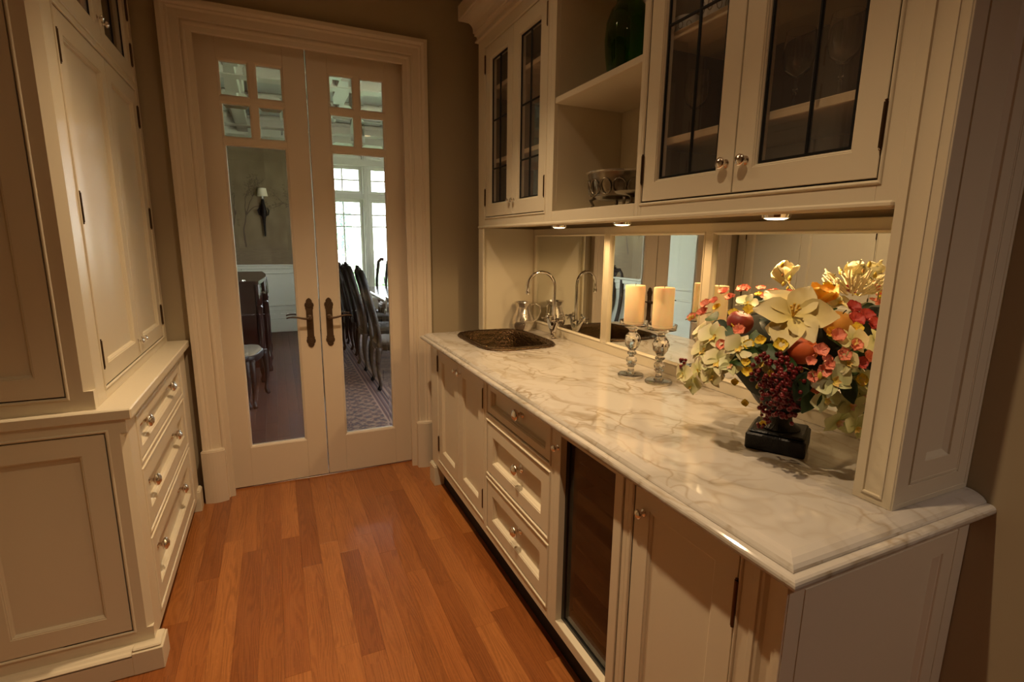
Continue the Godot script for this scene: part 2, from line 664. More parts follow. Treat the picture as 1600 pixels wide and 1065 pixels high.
	M.grass = smat(Color(0.5, 0.58, 0.4), 0.9)
	M.hedge = petal(Color(0.5, 0.62, 0.45), 0.5)
	M.leafy = petal(Color(0.6, 0.75, 0.7), 0.5)

func petal(c: Color, back := 0.35) -> StandardMaterial3D:
	var m := smat(c, 0.55)
	m.cull_mode = BaseMaterial3D.CULL_DISABLED
	m.backlight_enabled = true
	m.backlight = Color(back, back, back) * c
	return m

# ---------------------------------------------------------------- joinery
# a framed and panelled door or drawer front; front face at w = 0
func leaf(parent: Node, called: String, u0: float, v0: float, u1: float, v1: float, st: float, glazed := false, deep := 0.014, w := 0.0) -> MeshInstance3D:
	var g := Geo.new()
	var m := 0.0105
	var t := 0.032
	var prof := [Vector2(0, w - t), Vector2(0, w - 0.0012), Vector2(0.0012, w), Vector2(st, w), Vector2(st + 0.0015, w - 0.0025), Vector2(st + 0.004, w - 0.0025)]
	prof.append(Vector2(st + 0.0055, w - deep * 0.45))
	prof.append(Vector2(st + 0.0075, w - deep * 0.55))
	prof.append(Vector2(st + 0.009, w - deep * 0.9))
	prof.append(Vector2(st + m, w - deep))
	prof.append(Vector2(st + m, w - t))
	g.ring(u0, v0, u1, v1, prof)
	var d := part(parent, called, g, M.cream)
	if not glazed:
		part(d, "panel", boxg(Vector3(u0 + st + m - 0.003, v0 + st + m - 0.003, w - t + 0.001), Vector3(u1 - st - m + 0.003, v1 - st - m + 0.003, w - deep), 0), M.cream)
	return d

# a fine bead round an opening, and the dark gap behind the leaf
func bead(parent: Node, u0: float, v0: float, u1: float, v1: float) -> void:
	var g := Geo.new()
	g.ring(u0 - 0.009, v0 - 0.009, u1 + 0.009, v1 + 0.009, [Vector2(0, -0.002), Vector2(0, 0.001), Vector2(0.0015, 0.0035), Vector2(0.004, 0.0045), Vector2(0.0065, 0.0035), Vector2(0.009, 0.0), Vector2(0.009, -0.012)], false)
	part(parent, "bead", g, M.cream)

func knob(parent: Node, u: float, v: float, w: float, s := 1.0) -> void:
	var g := Geo.new()
	var pr := [Vector2(0, 0), Vector2(0.0115, 0), Vector2(0.0115, 0.0015), Vector2(0.0085, 0.0035), Vector2(0.005, 0.0055), Vector2(0.0045, 0.011), Vector2(0.0065, 0.0135), Vector2(0.0125, 0.0155), Vector2(0.0152, 0.0185), Vector2(0.0155, 0.0215), Vector2(0.0135, 0.0248), Vector2(0.009, 0.0275), Vector2(0.0085, 0.0275), Vector2(0.007, 0.0292), Vector2(0, 0.03)]
	for k in pr.size():
		pr[k] *= s
	g.lathe(pr, Vector3(u, v, w), 16, Vector3(0, 0, 1), 0.6)
	part(parent, "knob", g, M.chrome)

func hinge(parent: Node, u: float, v: float, w := 0.004, h := 0.085) -> void:
	var g := Geo.new()
	g.lathe([Vector2(0, -h / 2 - 0.006), Vector2(0.0035, -h / 2 - 0.004), Vector2(0.002, -h / 2), Vector2(0.0045, -h / 2), Vector2(0.0045, h / 2), Vector2(0.002, h / 2), Vector2(0.0035, h / 2 + 0.004), Vector2(0, h / 2 + 0.006)], Vector3(u, v, w), 10)
	part(parent, "hinge", g, M.hinge)

# front frame of a cabinet: solid border round openings, each opening [u0, v0, u1, v1]
func face_frame(root: Node, u0: float, v0: float, u1: float, v1: float, opens: Array, t := 0.02) -> void:
	var us := [u0, u1]
	var lo: float = INF
	var hi: float = -INF
	for o in opens:
		lo = minf(lo, o[0])
		hi = maxf(hi, o[2])
	part(root, "stile", boxg(Vector3(u0, v0, -t), Vector3(lo, v1, 0), 0.0008), M.cream)
	part(root, "stile", boxg(Vector3(hi, v0, -t), Vector3(u1, v1, 0), 0.0008), M.cream)
	var prev := v0
	for o in opens:
		part(root, "rail", boxg(Vector3(lo, prev, -t), Vector3(hi, o[1], 0), 0.0008), M.cream)
		prev = o[3]
	part(root, "rail", boxg(Vector3(lo, prev, -t), Vector3(hi, v1, 0), 0.0008), M.cream)
	for o in opens:
		bead(root, o[0], o[1], o[2], o[3])

func carcass(root: Node, u0: float, v0: float, u1: float, v1: float, depth: float, mat: Material, top := true) -> void:
	var g := Geo.new()
	var t := 0.018
	g.box(Vector3(u0, v0, -depth), Vector3(u0 + t, v1, -0.02))
	g.box(Vector3(u1 - t, v0, -depth), Vector3(u1, v1, -0.02))
	g.box(Vector3(u0 + t, v0, -depth), Vector3(u1 - t, v0 + t, -0.02))
	g.box(Vector3(u0 + t, v0 + t, -depth), Vector3(u1 - t, v1, -depth + 0.008))
	if top:
		g.box(Vector3(u0 + t, v1 - t, -depth), Vector3(u1 - t, v1, -0.02))
	part(root, "carcass", g, mat)

func cames(d: Node, u0: float, v0: float, u1: float, v1: float, us: Array, vs: Array, w: float) -> void:
	part(d, "pane", boxg(Vector3(u0, v0, w - 0.003), Vector3(u1, v1, w), 0), M.glass)
	for u in us:
		part(d, "lead_bar", boxg(Vector3(u - 0.004, v0, w - 0.006), Vector3(u + 0.004, v1, w + 0.003), 0.002), M.lead)
	for v in vs:
		part(d, "lead_bar", boxg(Vector3(u0, v - 0.004, w - 0.005), Vector3(u1, v + 0.004, w + 0.0025), 0.002), M.lead)
	var g := Geo.new()
	g.ring(u0, v0, u1, v1, [Vector2(0, w - 0.005), Vector2(0, w + 0.0025), Vector2(0.005, w + 0.0025), Vector2(0.005, w - 0.005)])
	part(d, "lead_border", g, M.lead)

const XF := 0.79      # faces of the counter cabinets
const XW := 1.455     # wall behind them
const XE := 1.375     # nearer wall that the end of the counter meets
const XU := 1.10      # faces of the wall cabinets

func right_base() -> void:
	# ---- sink cabinet
	var z0 := -2.87
	var r := thing("sink_cabinet", "cream base cabinet with a pair of panelled doors under the dark sink", "cabinet", Vector3(XF, 0, z0), FACE_R)
	var U := func(z: float) -> float: return z - z0
	var dep := XW - XF
	face_frame(r, 0, 0.13, U.call(-1.9975), 0.872, [[U.call(-2.725), 0.19, U.call(-2.02), 0.857]])
	carcass(r, 0, 0.13, U.call(-1.9975), 0.872, dep, M.cream, false)
	for d in [[-2.722, -2.3735, 1], [-2.3695, -2.023, -1]]:
		var lf := leaf(r, "door", U.call(d[0]), 0.193, U.call(d[1]), 0.854, 0.064)
		var hu: float = U.call(d[0]) - 0.002 if d[2] == 1 else U.call(d[1]) + 0.002
		hinge(lf, hu, 0.29)
		hinge(lf, hu, 0.765)
		knob(lf, U.call(-2.3975 if d[2] == 1 else -2.3355), 0.80, 0, 0.82)
	foot(r, -0.015, 0.085, 0.125)
	kick(r, 0.05, U.call(-1.9975))
	# ---- drawers
	z0 = -1.9975
	U = func(z: float) -> float: return z - (-1.9975)
	r = thing("drawer_cabinet", "cream base cabinet with three drawers beside the wine cooler", "cabinet", Vector3(XF, 0, z0), FACE_R)
	var ops := []
	for v in [[0.178, 0.408], [0.442, 0.678], [0.716, 0.857]]:
		ops.append([U.call(-1.975), v[0], U.call(-1.412), v[1]])
	face_frame(r, 0, 0.13, U.call(-1.3975), 0.872, ops)
	carcass(r, 0, 0.13, U.call(-1.3975), 0.872, dep, M.cream, false)
	var kv := [0.317, 0.578, 0.8]
	for k in 3:
		var o: Array = ops[k]
		var lf := leaf(r, "drawer", o[0] + 0.003, o[1] + 0.003, o[2] - 0.003, o[3] - 0.003, 0.054 if k < 2 else 0.03, false, 0.022)
		knob(lf, U.call(-1.675), kv[k], -0.022, 1.5)
	kick(r, 0, U.call(-1.3975))
	# ---- wine cooler
	z0 = -1.3975
	U = func(z: float) -> float: return z - (-1.3975)
	r = thing("wine_cooler", "built-in wine cooler with a cream framed dark glass door", "wine cooler", Vector3(XF, 0, z0), FACE_R)
	var u1: float = U.call(-0.99)
	carcass(r, 0, 0.13, u1, 0.872, dep, M.dark)
	part(r, "stile", boxg(Vector3(0, 0.13, -0.02), Vector3(U.call(-1.378), 0.872, 0), 0.0008), M.cream)
	part(r, "stile", boxg(Vector3(U.call(-1.006), 0.13, -0.02), Vector3(u1, 0.872, 0), 0.0008), M.cream)
	var g := Geo.new()
	g.ring(U.call(-1.374), 0.135, U.call(-1.011), 0.871, [Vector2(0, -0.03), Vector2(0, 0.001), Vector2(0.0015, 0.003), Vector2(0.0345, 0.003), Vector2(0.036, 0.0015), Vector2(0.036, -0.026), Vector2(0.036, -0.03)])
	var dr := part(r, "door", g, M.cream)
	g = Geo.new()
	g.ring(U.call(-1.338), 0.171, U.call(-1.047), 0.835, [Vector2(0, -0.045), Vector2(0, -0.020), Vector2(0.012, -0.020), Vector2(0.014, -0.023), Vector2(0.014, -0.045)])
	part(dr, "gasket", g, M.rubber)
	part(dr, "glass_pane", boxg(Vector3(U.call(-1.326), 0.183, -0.031), Vector3(U.call(-1.059), 0.823, -0.025), 0), M.smoke)
	knob(dr, U.call(-1.355), 0.792, 0.003, 0.8)
	for k in 6:
		part(r, "wine_rack", boxg(Vector3(U.call(-1.33), 0.2 + k * 0.1, -0.3), Vector3(U.call(-1.05), 0.245 + k * 0.1, -0.06), 0.004), M.racks)
	kick(r, 0, u1)
	# ---- end cabinet
	z0 = -0.99
	U = func(z: float) -> float: return z - (-0.99)
	r = thing("end_cabinet", "cream base cabinet with a single panelled door at the near end of the counter", "cabinet", Vector3(XF, 0, z0), FACE_R)
	var ue: float = U.call(-0.53)
	face_frame(r, 0, 0.13, U.call(-0.602), 0.872, [[U.call(-0.967), 0.19, U.call(-0.637), 0.857]])
	carcass(r, 0, 0.13, ue - 0.022, 0.872, dep, M.cream)
	var lf2 := leaf(r, "door", U.call(-0.964), 0.193, U.call(-0.640), 0.854, 0.056, false, 0.008)
	knob(lf2, U.call(-0.93), 0.783, 0, 0.82)
	hinge(lf2, U.call(-0.638), 0.74, 0.004, 0.1)
	hinge(lf2, U.call(-0.638), 0.29, 0.004, 0.1)
	g = Geo.new()
	g.ring(U.call(-0.602), 0.0, ue - 0.0015, 0.872, [Vector2(0, -0.03), Vector2(0, 0.002), Vector2(0.001, 0.003), Vector2(0.012, 0.003), Vector2(0.014, -0.001), Vector2(0.02, -0.001), Vector2(0.026, -0.008), Vector2(0.026, -0.03)])
	var po := part(r, "corner_post", g, M.cream)
	part(po, "panel", boxg(Vector3(U.call(-0.578), 0.02, -0.03), Vector3(ue - 0.024, 0.85, -0.008), 0), M.cream)
	# the end that faces the room: a recessed panel
	g = Geo.new()
	g.ring(0, 0.0, XE - XF - 0.002, 0.872, [Vector2(0, -0.022), Vector2(0, 0), Vector2(0.04, 0), Vector2(0.0405, -0.002), Vector2(0.043, -0.002), Vector2(0.0435, 0), Vector2(0.088, 0), Vector2(0.0895, -0.003), Vector2(0.094, -0.003), Vector2(0.104, -0.011), Vector2(0.104, -0.022)])
	var ep := part(r, "end_panel", g, M.cream, Vector3(ue, 0, 0), Basis(Vector3(0, 0, -1), Vector3(0, 1, 0), Vector3(1, 0, 0)))
	part(ep, "panel", boxg(Vector3(0.1, 0.1, -0.021), Vector3(XE - XF - 0.1, 0.77, -0.011), 0), M.cream)
	kick(r, 0, ue - 0.07)
	foot(r, ue - 0.075, ue + 0.012, 0.125)

func kick(r: Node, u0: float, u1: float) -> void:
	part(r, "kickboard", boxg(Vector3(u0, 0.0, -0.06), Vector3(u1, 0.13, -0.045), 0), M.dark)

func foot(r: Node, u0: float, u1: float, h: float) -> void:
	var g := Geo.new()
	g.box(Vector3(u0, 0, -0.06), Vector3(u1, h - 0.008, 0.015), 0.002)
	g.box(Vector3(u0 + 0.004, h - 0.008, -0.056), Vector3(u1 - 0.004, h, 0.011), 0.003)
	part(r, "foot", g, M.cream)

# ---- marble counter with its two-step edge, and a hole for the sink
const SINK := Vector2(1.112, -2.535)
func sink_loop(k: int, sx: float, sz: float) -> Array:
	var o := []
	for i in k:
		var a := TAU * i / k
		var c := cos(a)
		var s := sin(a)
		var e := 2.0 / 4.2
		o.append(Vector2(SINK.x + signf(c) * pow(absf(c), e) * sx, SINK.y + signf(s) * pow(absf(s), e) * sz))
	return o

func counter() -> void:
	var r := thing("countertop", "polished white marble countertop with gold-brown veins and a stepped edge", "countertop", Vector3(XW, 0.872, -0.49))
	var g := Geo.new()
	var prof := [Vector2(-0.054, 0.042), Vector2(-0.048, 0.0415), Vector2(-0.036, 0.038), Vector2(-0.026, 0.033), Vector2(-0.021, 0.028), Vector2(-0.019, 0.0245), Vector2(-0.019, 0.0225)]
	for p in arc(Vector2(-0.0115, 0.0115), 0.0115, 90, -90, 8):
		prof.append(p)
	prof.append(Vector2(-0.054, 0.0))
	var path := [Vector2(XE - 0.001, -0.49), Vector2(0.742, -0.49), Vector2(0.742, -2.925), Vector2(XW - 0.001, -2.925)]
	for k in path.size():
		path[k] -= Vector2(XW, -0.49)
	g.run(path, prof)
	# top with a hole, then the underside
	var lo := Vector2(0.742 + 0.054 - XW, -2.925 + 0.054 + 0.49)
	var hi := Vector2(XE - XW - 0.001, -0.054)
	var bl := SINK - Vector2(XW, -0.49) - Vector2(0.215, 0.285)
	var bh := SINK - Vector2(XW, -0.49) + Vector2(0.215, 0.285)
	var flatq := func(a: Vector2, b: Vector2, y: float, up: bool) -> void:
		var q := [Vector3(a.x, y, a.y), Vector3(a.x, y, b.y), Vector3(b.x, y, b.y), Vector3(b.x, y, a.y)]
		if up:
			g.quad(q[0], q[1], q[2], q[3])
		else:
			g.quad(q[3], q[2], q[1], q[0])
	for yy in [[0.042, true], [0.0, false]]:
		flatq.call(lo, Vector2(hi.x, bl.y), yy[0], yy[1])
		flatq.call(Vector2(lo.x, bh.y), hi, yy[0], yy[1])
		flatq.call(Vector2(lo.x, bl.y), Vector2(bl.x, bh.y), yy[0], yy[1])
		flatq.call(Vector2(bh.x, bl.y), Vector2(hi.x, bh.y), yy[0], yy[1])
		flatq.call(Vector2(hi.x, lo.y), Vector2(-0.001, -0.062), yy[0], yy[1])
		var lp := sink_loop(64, 0.195, 0.265)
		var ctr := SINK - Vector2(XW, -0.49)
		for i in 64:
			var a: Vector2 = lp[i] - Vector2(XW, -0.49)
			var b: Vector2 = lp[(i + 1) % 64] - Vector2(XW, -0.49)
			var A: Vector2 = ctr + (a - ctr) / maxf(absf(a.x - ctr.x) / 0.215, absf(a.y - ctr.y) / 0.285)
			var B: Vector2 = ctr + (b - ctr) / maxf(absf(b.x - ctr.x) / 0.215, absf(b.y - ctr.y) / 0.285)
			var y: float = yy[0]
			var corner := Vector2(A.x if absf(absf(A.x - ctr.x) - 0.215) < 1e-5 else B.x, A.y if absf(absf(A.y - ctr.y) - 0.285) < 1e-5 else B.y)
			var pa := Vector3(a.x, y, a.y)
			var pb := Vector3(b.x, y, b.y)
			var PA := Vector3(A.x, y, A.y)
			var PB := Vector3(B.x, y, B.y)
			var PC := Vector3(corner.x, y, corner.y)
			if yy[1]:
				g.quad(pa, pb, PB, PA)
				g.tri(PA, PB, PC)
			else:
				g.quad(PA, PB, pb, pa)
				g.tri(PC, PB, PA)
		if yy[1]:
			for i in 64:
				var a: Vector2 = lp[i] - Vector2(XW, -0.49)
				var b: Vector2 = lp[(i + 1) % 64] - Vector2(XW, -0.49)
				g.quad(Vector3(a.x, 0, a.y), Vector3(b.x, 0, b.y), Vector3(b.x, 0.042, b.y), Vector3(a.x, 0.042, a.y))
	part(r, "marble_slab", g, M.marble)

func sink_and_tap() -> void:
	var r := thing("sink", "dark hammered bar sink with rounded corners set into the marble countertop", "sink", Vector3(SINK.x, 0.914, SINK.y))
	var rows := []
	var hm := noise(77, 1.0, 1)
	var key := [[1.06, 0.0], [1.068, 0.004], [1.05, 0.010], [1.0, 0.0125], [0.95, 0.010], [0.91, 0.002], [0.895, -0.012], [0.86, -0.09], [0.83, -0.12], [0.76, -0.14], [0.5, -0.148], [0.12, -0.152], [0.1, -0.156]]
	for q in key.size() - 1:
		var sub := 3 if q < 6 else (12 if q in [6, 9] else 5)
		for e in (sub if q < key.size() - 2 else sub + 1):
			var f := float(e) / sub
			var kk := lerpf(key[q][0], key[q + 1][0], f)
			var yy := lerpf(key[q][1], key[q + 1][1], f)
			var row := []
			for p in sink_loop(160, 0.200, 0.272):
				var d := Vector3((p.x - SINK.x) * kk, yy, (p.y - SINK.y) * kk)
				var nn := hm.get_noise_3d(d.x * 85, d.y * 85, d.z * 85)
				var out := Vector3(d.x, 0, d.z).normalized()
				row.append(d - out * nn * 0.0035 + Vector3(0, nn * 0.0032 if yy > -0.02 or yy < -0.13 else 0.0, 0))
			rows.append(row)
	var g := Geo.new()
	g.grid(rows, true)
	part(r, "bowl", g, M.sink)
	g = Geo.new()
	g.lathe([Vector2(0.032, 0), Vector2(0.032, 0.002), Vector2(0.026, 0.003), Vector2(0.02, -0.001), Vector2(0, -0.002)], Vector3(0, -0.153, 0), 20)
	part(r, "drain", g, M.chrome)
	r = thing("faucet", "chrome gooseneck bar faucet with two cross handles behind the sink", "faucet", Vector3(1.378, 0.914, -2.462))
	g = Geo.new()
	g.lathe([Vector2(0, 0), Vector2(0.025, 0), Vector2(0.025, 0.004), Vector2(0.019, 0.009), Vector2(0.0165, 0.014), Vector2(0.0165, 0.05), Vector2(0.019, 0.053), Vector2(0.019, 0.06), Vector2(0.0165, 0.063), Vector2(0.0165, 0.085), Vector2(0.018, 0.088), Vector2(0.018, 0.096), Vector2(0.012, 0.102), Vector2(0, 0.103)], Vector3.ZERO, 20)
	part(r, "base", g, M.chrome)
	var pts := [Vector3(0, 0.098, 0), Vector3(0, 0.2, 0), Vector3(0, 0.29, 0)]
	var dir := Vector3(-0.97, 0, -0.24)
	for k in 17:
		var a := PI * k / 16.0
		pts.append(Vector3(0, 0.29, 0) + dir * (0.075 - 0.075 * cos(a)) + Vector3(0, 0.078 * sin(a), 0))
	pts.append(pts[pts.size() - 1] + Vector3(0, -0.035, 0))
	g = Geo.new()
	g.tube(pts, 0.0085, 14)
	g.lathe([Vector2(0, 0), Vector2(0.0105, 0), Vector2(0.012, 0.004), Vector2(0.012, 0.016), Vector2(0.0095, 0.02), Vector2(0.0085, 0.022)], pts[pts.size() - 1] - Vector3(0, 0.006, 0), 16)
	part(r, "spout", g, M.chrome)
	for s in [-1.0, 1.0]:
		var d := Vector3(-0.1 - 0.05 * s, 0.78, s * 0.62).normalized()
		g = Geo.new()
		var o := Vector3(0, 0.03, 0)
		g.tube([o, o + d * 0.04, o + d * 0.09, o + d * 0.1], [0.014, 0.013, 0.0095, 0.012], 12)
		g.lathe([Vector2(0, 0), Vector2(0.011, 0.0), Vector2(0.0125, 0.006), Vector2(0.011, 0.016), Vector2(0, 0.019)], o + d * 0.097, 14, d)
		var x := d.cross(Vector3(1, 0, 0.2)).normalized()
		for q in 4:
			var e := x.rotated(d, q * PI / 2)
			g.tube([o + d * 0.107, o + d * 0.107 + e * 0.024, o + d * 0.107 + e * 0.032, o + d * 0.107 + e * 0.036], [0.0045, 0.0045, 0.007, 0.003], 8)
		part(r, "handle", g, M.chrome)

# ---------------------------------------------------------------- wall cabinets over the counter
func wall_cabinets() -> void:
	var dep := XW - XU
	var z0 := -2.90
	var U := func(z: float) -> float: return z - z0
	# far pair of glazed doors
	var r := thing("wall_cabinet", "tall narrow-doored cream wall cabinet with leaded glass above the sink", "cabinet", Vector3(XU, 1.518, z0), FACE_R)
	face_frame(r, 0, 0, U.call(-2.045), 1.0, [[U.call(-2.79), 0.056, U.call(-2.08), 0.94]])
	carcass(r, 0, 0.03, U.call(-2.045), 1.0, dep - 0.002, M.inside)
	for d in [[-2.787, -2.437, 1], [-2.433, -2.083, -1]]:
		var lf := leaf(r, "door", U.call(d[0]), 0.06, U.call(d[1]), 0.936, 0.062, true)
		cames(lf, U.call(d[0]) + 0.072, 0.132, U.call(d[1]) - 0.072, 0.864, [U.call((d[0] + d[1]) / 2)], [0.31, 0.557], -0.012)
		var hu: float = U.call(d[0]) - 0.002 if d[2] == 1 else U.call(d[1]) + 0.002
		hinge(lf, hu, 0.165)
		hinge(lf, hu, 0.855)
		knob(lf, U.call(-2.458 if d[2] == 1 else -2.408), 0.128, 0, 0.75)
	shelves(r, 0.018, U.call(-2.045) - 0.018, [0.355, 0.73], dep)
	# open niche
	z0 = -2.045
	U = func(z: float) -> float: return z - (-2.045)
	r = thing("open_shelf_cabinet", "open cream wall cabinet with one shelf, between the glass-doored wall cabinets", "cabinet", Vector3(XU, 1.518, z0), FACE_R)
	part(r, "stile", boxg(Vector3(0, 0, -0.02), Vector3(U.call(-2.01), 1.0, 0)), M.cream)
	part(r, "stile", boxg(Vector3(U.call(-1.44), 0, -0.02), Vector3(U.call(-1.42), 1.0, 0)), M.cream)
	part(r, "rail", boxg(Vector3(U.call(-2.01), 0, -0.02), Vector3(U.call(-1.44), 0.054, 0)), M.cream)
	part(r, "rail", boxg(Vector3(U.call(-2.01), 0.945, -0.02), Vector3(U.call(-1.44), 1.0, 0)), M.cream)
	carcass(r, 0, 0.034, U.call(-1.42), 1.0, dep - 0.002, M.cream)
	var gg := Geo.new()
	gg.box(Vector3(0.018, 0.036, -dep + 0.012), Vector3(0.036, 0.98, -0.02))
	part(r, "lining", gg, M.cream)
	part(r, "lining", boxg(Vector3(U.call(-1.44), 0.036, -dep + 0.012), Vector3(U.call(-1.44) + 0.004, 0.98, -0.02), 0), M.cream)
	part(r, "shelf", boxg(Vector3(0.036, 0.489, -dep + 0.012), Vector3(U.call(-1.44), 0.513, -0.004), 0.002), M.cream)
	# near pair of glazed doors
	z0 = -1.42
	U = func(z: float) -> float: return z - (-1.42)
	r = thing("wall_cabinet", "wide-doored cream wall cabinet with leaded glass, nearest the end of the counter", "cabinet", Vector3(XU, 1.518, z0), FACE_R)
	face_frame(r, 0, 0, U.call(-0.628), 1.0, [[U.call(-1.405), 0.052, U.call(-0.668), 0.94]])
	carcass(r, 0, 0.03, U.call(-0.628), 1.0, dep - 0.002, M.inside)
	for d in [[-1.402, -1.0375, 1], [-1.0335, -0.671, -1]]:
		var lf := leaf(r, "door", U.call(d[0]), 0.056, U.call(d[1]), 0.936, 0.056, true)
		cames(lf, U.call(d[0]) + 0.066, 0.122, U.call(d[1]) - 0.066, 0.870, [U.call((d[0] + d[1]) / 2 + 0.012)], [0.557], -0.012)
		var hu: float = U.call(d[0]) - 0.002 if d[2] == 1 else U.call(d[1]) + 0.002
		hinge(lf, hu, 0.155)
		hinge(lf, hu, 0.855)
		knob(lf, U.call(-1.062 if d[2] == 1 else -0.998), 0.132, 0, 1.0)
	shelves(r, 0.018, U.call(-0.628) - 0.018, [0.235, 0.535], dep)
	# bead along the bottom edge, end panel under the far cabinet, post at the near end
	r = thing("light_rail", "thin moulded cream rail along the bottom edge of the wall cabinets", "moulding", Vector3(XU, 1.513, -2.90), FACE_R)
	var g := Geo.new()
	g.box(Vector3(0, 0.0, -0.012), Vector3(2.27, 0.018, -0.004), 0.001)
	g.box(Vector3(0, 0.002, -0.004), Vector3(2.27, 0.016, 0.006), 0.004)
	part(r, "bead", g, M.cream)
	r = thing("side_panel", "cream upright end panel between the countertop and the far end of the wall cabinets", "panel", Vector3(XU, 0.914, -2.90))
	part(r, "panel", boxg(Vector3(0.012, 0, 0.0), Vector3(XW - XU - 0.001, 0.603, 0.05), 0.001), M.cream)
	part(r, "stile", boxg(Vector3(-0.001, 0, 0), Vector3(0.012, 0.603, 0.075), 0.004), M.cream)
	r = thing("corner_column", "full-height cream panelled post standing on the near end of the countertop", "column", Vector3(XU, 0.914, -0.628), FACE_R)
	g = Geo.new()
	g.ring(0, 0, 0.0765, 1.604, [Vector2(0, -0.03), Vector2(0, 0.001), Vector2(0.001, 0.002), Vector2(0.017, 0.002), Vector2(0.0175, 0.005), Vector2(0.021, 0.005), Vector2(0.0225, -0.001), Vector2(0.026, -0.006), Vector2(0.026, -0.03)])
	var fr := part(r, "front_frame", g, M.cream)
	part(fr, "panel", boxg(Vector3(0.024, 0.024, -0.03), Vector3(0.054, 1.58, -0.006), 0), M.cream)
	g = Geo.new()
	g.ring(0, 0, XE - XU - 0.001, 1.604, [Vector2(0, -0.077), Vector2(0, 0), Vector2(0.001, 0.0012), Vector2(0.011, 0.0012), Vector2(0.0115, 0), Vector2(0.045, 0), Vector2(0.0455, -0.003), Vector2(0.049, -0.003), Vector2(0.0495, 0.001), Vector2(0.054, 0.001), Vector2(0.0545, 0), Vector2(0.092, 0), Vector2(0.0925, -0.004), Vector2(0.103, -0.011), Vector2(0.103, -0.077)])
	var sd := part(r, "side_frame", g, M.cream, Vector3(0.078, 0, 0), Basis(Vector3(0, 0, -1), Vector3(0, 1, 0), Vector3(1, 0, 0)))
	part(sd, "panel", boxg(Vector3(0.1, 0.1, -0.07), Vector3(XE - XU - 0.1, 1.5, -0.011), 0), M.cream)
	# crown
	g = Geo.new()
	var prof := [Vector2(0, 0.20), Vector2(0.088, 0.20), Vector2(0.088, 0.128), Vector2(0.084, 0.122)]
	for p in arc(Vector2(0.084, 0.062), 0.06, 90, 180, 8):
		prof.append(p)
	prof.append_array([Vector2(0.024, 0.05), Vector2(0.018, 0.048), Vector2(0.018, 0.036), Vector2(0.008, 0.03), Vector2(0.006, 0.012), Vector2(0.016, 0.008), Vector2(0.016, 0.0), Vector2(0, 0)])
	g.run([Vector2(XE - 0.001, -0.55) - Vector2(XU, -2.9), Vector2(0, 2.35), Vector2.ZERO, Vector2(XW - 0.001 - XU, 0)], prof)
	var tr := structure("trim_2", "cream crown moulding along the top of the wall cabinets", Vector3(XU, 2.516, -2.90))
	part(tr, "crown", g, M.trim)

func shelves(r: Node, u0: float, u1: float, vs: Array, dep: float) -> void:
	for v in vs:
		part(r, "shelf", boxg(Vector3(u0, v - 0.011, -dep + 0.012), Vector3(u1, v + 0.011, -0.035), 0.002), M.shelf)

func backsplash() -> void:
	var z0 := -2.849
	var L := 2.22
	var r := thing("mirror_backsplash", "row of three mirrors in a cream wooden frame behind the countertop", "mirror", Vector3(1.437, 0.914, z0), FACE_R)
	var z := func(a: float) -> float: return a - z0
	var h := 0.602
	var b0 := 0.046
	var t0 := 0.034
	part(r, "rail", boxg(Vector3(0, 0, -0.016), Vector3(L, b0, 0), 0.0015), M.cream)
	part(r, "rail", boxg(Vector3(0, h - t0, -0.016), Vector3(L, h, 0), 0.0015), M.cream)
	var ms := [[z.call(-2.82), z.call(-2.09)], [z.call(-2.045), z.call(-1.455)], [z.call(-1.413), z.call(-0.67)]]
	var prev := 0.0
	for m in ms + [[L, L]]:
		part(r, "stile", boxg(Vector3(prev, b0, -0.016), Vector3(m[0], h - t0, 0), 0.0015), M.cream)
		prev = m[1]
	for m in ms:
		var mm := part(r, "mirror", boxg(Vector3(m[0], b0, -0.016), Vector3(m[1], h - t0, -0.011), 0), M.mirror)
		var g := Geo.new()
		g.ring(m[0] - 0.003, b0 - 0.003, m[1] + 0.003, h - t0 + 0.003, [Vector2(0, -0.002), Vector2(0, 0.002), Vector2(0.004, 0.003), Vector2(0.009, -0.003), Vector2(0.011, -0.011)], false)
		part(mm, "bead", g, M.cream)

func pucks() -> void:
	var k := 0
	for p in [[Vector3(1.215, 1.518, -2.145), "far undercabinet puck light above the sink"], [Vector3(1.205, 1.518, -1.645), "middle undercabinet puck light above the candles"], [Vector3(1.20, 1.518, -0.972), "near undercabinet puck light above the flowers"]]:
		var r := thing("puck_light", p[1], "light", p[0], Basis.IDENTITY, "undercabinet puck lights")
		var g := Geo.new()
		g.lathe([Vector2(0.030, -0.009), Vector2(0.034, -0.008), Vector2(0.036, 0), Vector2(0.026, 0)], Vector3.ZERO, 24)
		part(r, "rim", g, M.chrome)
		g = Geo.new()
		g.lathe([Vector2(0, -0.0135), Vector2(0.02, -0.0125), Vector2(0.030, -0.0085)], Vector3.ZERO, 24)
		part(r, "lens", g, M.lampglow)
		var s := SpotLight3D.new()
		s.name = "puck_beam"
		s.position = Vector3(0, -0.026, 0)
		s.rotation = Vector3(-PI / 2, 0, 0)
		s.light_color = Color(1.0, 0.83, 0.6)
		s.light_energy = PUCK
		s.light_size = 0.012
		s.spot_angle = 84
		s.spot_angle_attenuation = 0.3
		s.spot_range = 6
		s.spot_attenuation = 2
		s.shadow_enabled = true
		r.add_child(s)
		k += 1

